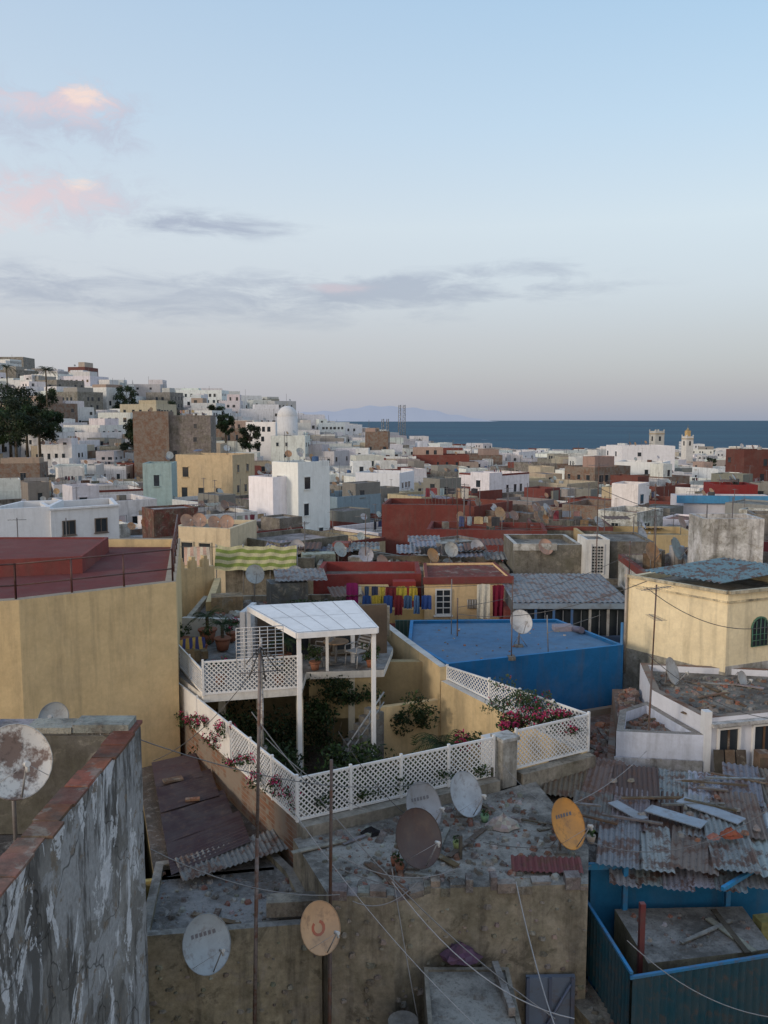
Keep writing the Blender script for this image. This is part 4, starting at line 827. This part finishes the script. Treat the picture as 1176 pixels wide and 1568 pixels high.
for i in range(22): mb.box(V(.45+.16*i,33.33+.009*i,-8.95),V(.03,0,0),V(0,.05,0),V(0,0,1.08),(.07,.12,.10),ME)
mb.obj('green_slatted_fence')
mb=MB(); cols=[(.03,.08,.25),(.5,.4,.06),(.03,.05,.04),(.1,.2,.35),(.3,.33,.36),(.2,.03,.04),(.05,.07,.15),(.5,.5,.48),(.06,.1,.2),(.04,.04,.05)]
for ln,(x0,yy,z) in enumerate(((-1.35,36.0,-7.05),(-.9,35.3,-7.3))):
    x=x0
    for i in range(7):
        w=R.uniform(.2,.45); cloth(mb,V(x,yy+.01*i,z-.02*math.sin(math.pi*i/8)),V(1,.02,0),w,R.uniform(.4,.95),jit(R.choice(cols),.2)); x+=w+R.uniform(.02,.15)
cloth(mb,V(3.95,35.9,-6.95),V(1,0,0),.55,1.45,(.62,.58,.48)); cloth(mb,V(4.6,35.9,-6.98),V(1,0,0),.5,1.35,(.16,.01,.03)); cloth(mb,V(-1.6,35.9,-6.9),V(1,0,0),.5,.95,(.25,.02,.12))
wire(mb,V(-1.7,36,-6.98),V(5.3,36,-6.9),.12,.012); mb.obj('laundry_on_line')
mb=MB(); VX0,VX1=5.3,9.9
mb.bld([(VX0,34.4),(VX1,34.4),(VX1,39.5),(VX0,39.5)],ZG,-7.35,-7.35,.1,(.12,.13,.14),(.3,.3,.3),PL,CO)
corr(mb,V(VX0-.1,34.0,-7.3),V(VX1-VX0+.2,0,0),V(0,5.2,.25),(.20,.21,.22),pitch=.22,amp=.02); mb.box(V(VX0-.1,33.95,-7.55),V(VX1-VX0+.2,0,0),V(0,.1,0),V(0,0,.22),(.25,.32,.4),ME)
for i in range(7): mb.cbox((VX0+.1+i*(VX1-VX0-.2)/6,34.1,-9.6),(.09,.09,2.05),0,(.05,.15,.35) if i<4 else (.45,.44,.42),ME)
for i in range(6): mb.box(V(VX0+.2+i*.74,34.37,-9.1),V(.62,0,0),V(0,.03,0),V(0,0,1.4),(.02,.02,.02),GL); mb.box(V(VX0+.2+i*.74+.3,34.33,-9.1),V(.03,0,0),V(0,.03,0),V(0,0,1.4),(.4,.42,.45),ME)
mb.obj('veranda_house')
mb=MB(); mb.bld([(4.6,32.6),(9.9,33),(9.9,34.2),(4.6,34)],ZG,-9.1,-8.7,.15,(.08,.12,.2),(.2,.2,.2),PL,CO); mb.obj('low_blue_house')
mb=MB(); mb.bld([(6.6,43),(10.0,43),(10.0,47),(6.6,47)],ZG,-6.5,-6.25,.2,(.2,.19,.17),(.25,.23,.2),WE,CO,tc=(.6,.6,.58)); mb.box(V(6.55,42.95,-6.55),V(2.2,0,0),V(0,.1,0),V(0,0,.35),(.62,.62,.6),WE)
mb.obj('grey_parapet_house')
mb=MB(); mb.bld([(10.0,42),(11.15,42),(11.15,44),(10.0,44)],ZG,-5.95,-5.85,.1,(.70,.70,.68),CON,PL,CO)
for i in range(4):
    for j in range(9):
        mb.box(V(10.3+i*.14,41.97,-7.5+j*.15),V(.09,0,0),V(0,.04,0),V(0,0,.1),(.08,.08,.08),GL)
mb.box(V(10.22,41.95,-7.58),V(.05,0,0),V(0,.08,0),V(0,0,1.5),(.6,.6,.6),WH); mb.box(V(10.85,41.95,-7.58),V(.05,0,0),V(0,.08,0),V(0,0,1.5),(.6,.6,.6),WH); mb.obj('white_screen_tower')
mb=MB(); mb.bld([(11.3,42.4),(13.4,42.2),(13.6,46),(11.3,46)],ZG,-6.1,-6.0,.15,(.2,.185,.165),CON,WE,CO); mb.bld([(8.2,39.8),(12.4,39.6),(12.6,42),(8.2,42)],ZG,-8.1,-7.8,.2,(.24,.22,.19),CON,WE,CO); mb.obj('dark_concrete_house')
debris('roof_rubble',[(8.4,40),(12.2,39.8),(12.3,41.9),(8.4,41.9)],-8.1,80,.15,planks=6)
mb=MB(); a=V(-11.6,38,-7.3);b=V(-8.2,41,-7.3); CW=(.66,.5,.28); mb.wall(a,b,ZG,-7.0,.3,CW,PL); d=(b-a)/7
for i in range(7): mb.box(a+d*i+V(0,0,.3),d*.55,V(-.2,.22,0),V(0,0,.35),CW,PL); mb.box(a+d*i+d*.12+V(0,0,.65),d*.3,V(-.2,.22,0),V(0,0,.2),CW,PL)
mb.wall((-8.2,41),(-7.5,35.5),ZG,-7.6,.3,(.6,.46,.25),PL); mb.obj('crenellated_wall')
mb=MB(); mb.bld([(-7.8,32.2),(-.9,33.3),(-1.5,38),(-8.0,37.5)],ZG,-8.0,-7.75,.2,(.4,.35,.27),(.26,.24,.22),WE,CO); mb.cbox((-4.2,36.6,-8),(1.6,1.2,1.1),.3,(.12,.13,.14),WE); mb.cbox((-6.6,35.5,-8),(1.3,.9,.7),.2,(.35,.25,.15),WE)
corr(mb,V(-4.6,35.9,-6.8),V(2.2,.3,0),V(-.3,1.6,.25),(.22,.22,.22),pitch=.2); corr(mb,V(-2.2,35.6,-7.4),V(1.4,.3,0),V(-.3,1.4,.15),(.13,.08,.06),pitch=.2); mb.obj('cluttered_roof_house')
debris('roof_junk',[(-7.4,32.8),(-1.2,33.6),(-1.8,37.6),(-7.6,37)],-8.0,350,.25,planks=40); bush('roof_plants',(-3.2,34.3,-7.6),(1.8,.6,.35),1200,.07,trunk=False,clumps=13)
dish('satellite_dish',PY(452,881,38),.85,(.42,.43,.44),-8.0,az=25); dish('orange_satellite_dish',PY(662,851,44),.8,(.5,.26,.1),-8.0)
mb=MB(); mb.bld([(-11.4,46.5),(-8.2,45.4),(-7.4,49.5),(-11,50)],ZG,-6.0,-5.75,.2,(.66,.55,.38),(.3,.27,.22),PL,CO)
r=V(3.2,-1.1,0).normalized(); 
for s in (.4,1.5): mb.win(V(-11.4,46.5,-7.7)+r*s,r,.7,1.1,fc=(.5,.44,.33),nx=1,ny=1,glass=(.015,.015,.015))
mb.obj('cream_arcade_house')
for u in (286,305,328,347): dish('satellite_dish',PY(u,798+R.uniform(-4,4),47.5),.85,R.choice([(.5,.3,.2),(.42,.42,.42),(.5,.48,.45)]),-6.0,az=R.uniform(15,50))
# striped cloth awning: sagging fabric between posts, horizontal stripes
mb=MB(); a=V(-8.6,43.5,-6.35); NX,NY=36,14
def aw(i,j):
    t=i/NX*4.14; b=abs(math.sin(math.pi*t/1.38)); return a+V(t,-.5*j/NY+.03*math.sin(i*1.1+j*.5),-1.2*j/NY-.09*b*(1-.6*j/NY)+.02*math.sin(i*.8))
for j in range(NY):
    for i in range(NX): mb.face([aw(i,j),aw(i+1,j),aw(i+1,j+1),aw(i,j+1)],(.22,.28,.07) if (j//2)%2 else (.50,.47,.28),CL,True)
for t in (0,1.38,2.76,4.14): mb.cyl(a+V(t,0,-2.5),a+V(t,0,.05),.03,n=5,col=(.4,.4,.4))
mb.obj('striped_awning')
mb=MB(); cloth(mb,V(-10.0,42.5,-6.3),V(1,-.1,0),1.3,.9,(.6,.42,.35),stripe=(.62,.58,.5)); wire(mb,V(-10.4,42.5,-6.28),V(-8.3,42.4,-6.28),.02,.015); mb.obj('hanging_blanket')
mb=MB(); mb.bld([(-8.2,43.8),(-3.6,44),(-3.6,49),(-7.2,49.3)],ZG,-7.6,-7.1,.2,(.33,.3,.25),CON,WE,CO); mb.bld([(-3.4,43),(-.6,43.4),(-.6,48),(-3.4,48)],ZG,-7.9,-7.3,.2,(.25,.24,.22),CON,WE,CO); mb.bld([(-.4,43),(6.4,43.2),(6.4,48),(-.4,48)],ZG,-8.1,-7.6,.2,(.3,.25,.2),CON,WE,CO)
for _ in range(18):
    q=V(R.uniform(-7,6),R.uniform(43.8,47.5),-7.9); 
    if R.random()<.5: corr(mb,q+V(0,0,R.uniform(.5,1.2)),V(R.uniform(1,2.2),.1,0),V(0,R.uniform(1,1.8),.2),jit(R.choice([(.22,.22,.22),(.13,.07,.05),(.2,.22,.25)]),.2),pitch=.25,amp=.03)
    else: mb.cbox(q,(R.uniform(.6,2),R.uniform(.5,1.4),R.uniform(.5,1.4)),R.uniform(-.3,.3),jit(R.choice([CON,(.3,.1,.08),(.5,.45,.35),(.5,.5,.5)]),.2),WE)
mb.obj('grey_terrace_house')
debris('roof_junk',[(-8,44),(6,43.6),(6,47.6),(-7,48.8)],-7.9,250,.25,planks=30)
for u,v,yy in ((520,842,45),(560,850,44),(455,838,46),(730,838,46),(390,880,36),(585,862,44),(690,842,45),(835,838,43),(982,818,48)): dish('satellite_dish',PY(u,v,yy),.85,jit(R.choice([(.5,.3,.2),(.42,.42,.42),(.5,.48,.45)]),.1),-8.0,az=R.uniform(15,50))
mb=MB(); p=PY(622,862,46); heap(mb,p-V(0,0,.5),.9,.6,(.14,.05,.09)); mb.obj('purple_tarpaulin')
for x in (12.2,15,19,24): 
    house(x+1.5,40+R.uniform(-2,2),-6.9+R.uniform(-.6,.8),5,5,R.uniform(-.3,.3))
for x,yy in ((-14,37),(-17,42),(-15,45.5),(-20,46),(-24,45)): house(x,yy,-8.6,5,5,R.uniform(-.3,.3),hut=1)
# masts
mast('tv_antenna_mast',(-1.05,14.95,-13.5),7.4,'none',r=.03,lean=(.1,0)); 
mast('grid_antenna_mast',(-2.45,15.0,-12.0),7.95,'grid',r=.03,col=(.2,.17,.16),lean=(.22,.1)); mast('tv_antenna_mast',PZ(990,1180,-9.6),5.2,'two',az=.5,lean=(.1,0))
mast('tv_antenna_mast',PY(912,905,41),6.2,'yagi',az=.3); mast('tv_antenna_mast',PY(962,925,34.5),2.6,'yagi',az=1.2); mast('tv_antenna_mast',PY(700,1000,30),2,'none'); mast('tv_antenna_mast',PY(1000,870,50),5,'two',az=.1)
mast('white_post',PY(402,1150,21.5),3.0,'none',col=(.5,.48,.44),r=.035); mast('tv_antenna_mast',PZ(783,1010,-7.66),2.6,'none',r=.015); mast('tv_antenna_mast',PY(1160,900,44),4,'yagi',az=.8); mast('tv_antenna_mast',PY(700,830,52),3.2,'yagi',az=.5); mast('tv_antenna_mast',PY(560,890,44),3.5,'yagi',az=.2)
# cables
mb=MB()
wire(mb,PY(385,1090,16),PZ(850,1560,-10.6),.5,.012,(.25,.25,.25)); wire(mb,PY(420,1200,16),PY(760,1600,13),.3,.01,(.4,.4,.4)); wire(mb,PY(520,1310,15),PY(700,1330,16),.3,.01,(.3,.3,.3)); wire(mb,PY(520,1330,15),PY(905,1325,17),.6,.01,(.2,.2,.2))
wire(mb,PY(600,1350,15.2),PY(880,1560,13.5),.5,.012,(.45,.45,.45)); wire(mb,PY(790,1350,15.5),PY(860,1600,13),.2,.012,(.4,.4,.4)); wire(mb,PY(850,1240,17),PY(990,1150,20),.2,.01,(.3,.3,.3)); wire(mb,PY(540,1380,15),PY(640,1350,15.3),.25,.01,(.3,.3,.3)); wire(mb,PY(905,1290,17),PY(1176,1240,17),.5,.01,(.2,.2,.2)); wire(mb,PY(960,1440,14),PY(1200,1560,13),.3,.01,(.3,.3,.3))
wire(mb,PY(180,1120,12),PY(700,1190,19),.5,.008,(.2,.2,.2)); wire(mb,PY(407,1000,15.1),PY(235,1165,18),.3,.008); wire(mb,PY(990,900,21),PY(1176,960,24),.4,.01); wire(mb,PY(990,890,21),PY(700,940,30),.4,.01); wire(mb,PY(912,745,41),PY(1176,800,44),.6,.014); wire(mb,PY(518,1120,15),PY(640,1260,17),.2,.008); wire(mb,PY(1000,780,50),PY(700,800,52),.7,.015); wire(mb,PY(740,1290,16.5),PY(905,1290,17),.12,.008)
wire(mb,PY(407,1130,15.1),PY(560,1240,15.3),.15,.008,(.3,.3,.3)); wire(mb,PY(230,1300,13),PY(520,1370,15),.25,.009,(.25,.25,.25)); wire(mb,PY(770,1170,20),PY(860,1245,17),.15,.008,(.25,.25,.25)); wire(mb,PY(962,850,34),PY(700,930,30),.3,.01); wire(mb,PY(990,1000,21),PY(1176,1100,22),.3,.009); wire(mb,PY(600,1330,15.3),PY(640,1560,14.8),.1,.01,(.35,.35,.35)); mb.obj('overhead_cables')
# ------------------------------------------------------------------ sky, light
wd=bpy.data.worlds.new('World'); SC.world=wd; wd.use_nodes=True; nt=wd.node_tree; nt.nodes.clear()
out=nn(nt,'ShaderNodeOutputWorld'); bg=nn(nt,'ShaderNodeBackground'); nt.links.new(bg.outputs[0],out.inputs[0])
SUN_AZ=math.radians(235); SUN_EL=math.radians(5)
sky=nn(nt,'ShaderNodeTexSky'); sky.sky_type='NISHITA'; sky.sun_disc=False; sky.sun_elevation=SUN_EL; sky.sun_rotation=SUN_AZ
tc=nn(nt,'ShaderNodeTexCoord'); sep=nn(nt,'ShaderNodeSeparateXYZ'); nt.links.new(tc.outputs['Generated'],sep.inputs[0])
def lin(c): return tuple(((x/255+.055)/1.055)**2.4 if x>10 else x/255/12.92 for x in c)+(1,)
rp=nn(nt,'ShaderNodeValToRGB'); el=rp.color_ramp; STOPS=[(0.0,(138,154,180)),(.035,(150,160,182)),(.09,(174,180,197)),(.143,(192,201,215)),(.211,(202,215,227)),(.307,(185,210,232)),(.42,(165,199,229)),(.8,(120,165,212))]
while len(el.elements)<len(STOPS): el.elements.new(.5)
for e,(p,c) in zip(el.elements,STOPS): e.position=p; e.color=lin(c)
nt.links.new(sep.outputs[2],rp.inputs[0])
az=mth(nt,'ARCTAN2',sep.outputs[0],sep.outputs[1]); ele=mth(nt,'ARCSINE',sep.outputs[2])
lf=mr(nt,az,.5,-.6,0,.3); col=mixc(nt,lf,rp.outputs[0],lin((222,215,218)))
cv=nn(nt,'ShaderNodeCombineXYZ'); nt.links.new(az,cv.inputs[0]); nt.links.new(mth(nt,'MULTIPLY',ele,4.5),cv.inputs[1])
n1=noi(nt,cv.outputs[0],11,6,.66,.4); cv2=nn(nt,'ShaderNodeCombineXYZ'); nt.links.new(az,cv2.inputs[0]); nt.links.new(mth(nt,'MULTIPLY',ele,1.7),cv2.inputs[1]); n2=noi(nt,cv2.outputs[0],26,6,.68,.5)
def blob(u,v,w,h,nz,lo,hi,amt):
    d=ray(u,v).normalized(); a0=math.atan2(d.x,d.y); e0=math.asin(d.z)
    da=mth(nt,'DIVIDE',mth(nt,'SUBTRACT',az,a0),w/FP); de=mth(nt,'DIVIDE',mth(nt,'SUBTRACT',ele,e0),h/FP)
    r2=mth(nt,'ADD',mth(nt,'MULTIPLY',da,da),mth(nt,'MULTIPLY',de,de)); g=mth(nt,'POWER',2.718,mth(nt,'MULTIPLY',r2,-1.0))
    k=mth(nt,'ADD',mth(nt,'MULTIPLY',g,.36),mth(nt,'MULTIPLY',nz,1.15))
    return mth(nt,'MULTIPLY',mr(nt,k,lo,hi,0,1),mth(nt,'MULTIPLY',mr(nt,g,.03,.5,0,1),amt))
GREY=lin((160,167,189)); PINK=lin((230,204,207)); WARM=lin((250,222,208)); MAU=lin((186,190,208))
for (u,v,w,h,nz,lo,hi,amt,cc) in ((600,447,260,24,n1,.62,.92,.85,GREY),(300,452,330,32,n1,.66,1.0,.6,GREY),(320,344,115,16,n1,.62,.9,.85,GREY),(30,430,130,24,n1,.66,.95,.6,GREY),(790,415,110,14,n1,.66,.95,.6,GREY),(440,490,260,16,n1,.68,1.0,.45,GREY),(120,470,200,16,n1,.68,1.0,.4,GREY),(860,440,120,10,n1,.68,1.0,.35,GREY),
    (40,178,115,40,n2,.64,.95,.65,MAU),(150,188,70,42,n2,.64,.95,.65,MAU),(28,158,60,18,n2,.68,.95,.6,PINK),(125,162,50,24,n2,.66,.92,.75,PINK),(130,148,30,14,n2,.68,.95,.8,WARM),
    (110,308,120,40,n2,.64,.96,.65,MAU),(85,300,90,28,n2,.66,.95,.65,PINK),(122,280,24,11,n2,.68,.95,.8,WARM),(5,325,70,28,n2,.68,.96,.5,PINK),(505,440,60,9,n1,.68,.95,.5,lin((212,190,200)))):
    col=mixc(nt,blob(u,v,w,h,nz,lo,hi,amt),col,cc)
west=mth(nt,'MULTIPLY',mr(nt,sep.outputs[1],.1,-.9,0,1),mr(nt,sep.outputs[2],.8,.0,.3,1))
col=mixc(nt,mth(nt,'MULTIPLY',west,.8),col,(1.25,1.02,.84))
ns=nn(nt,'ShaderNodeVectorMath'); ns.operation='SCALE'; nt.links.new(sky.outputs[0],ns.inputs[0]); ns.inputs[3].default_value=.05
ad=nn(nt,'ShaderNodeVectorMath'); ad.operation='ADD'; sc2=nn(nt,'ShaderNodeVectorMath'); sc2.operation='SCALE'; nt.links.new(col,sc2.inputs[0]); sc2.inputs[3].default_value=.93
nt.links.new(ns.outputs[0],ad.inputs[0]); nt.links.new(sc2.outputs[0],ad.inputs[1]); nt.links.new(ad.outputs[0],bg.inputs[0]); bg.inputs[1].default_value=1.0
L=bpy.data.lights.new('sun','SUN'); L.energy=1.4; L.angle=math.radians(10); L.color=(1,.86,.70); o=bpy.data.objects.new('sun',L); SC.collection.objects.link(o)
sd=V(math.sin(SUN_AZ)*math.cos(math.radians(16)),math.cos(SUN_AZ)*math.cos(math.radians(16)),math.sin(math.radians(16))); o.rotation_euler=(-sd).to_track_quat('-Z','Y').to_euler(); o.location=(0,-20,30)
# camera
cm=bpy.data.cameras.new('camera'); cm.sensor_fit='VERTICAL'; cm.sensor_height=36; cm.lens=FP/1568*36; cm.clip_end=200000; cm.clip_start=.1
o=bpy.data.objects.new('camera',cm); SC.collection.objects.link(o); o.rotation_euler=(math.radians(90)-TH,0,0); SC.camera=o
SC.view_settings.view_transform='Standard'; SC.view_settings.look='None'; SC.view_settings.exposure=0
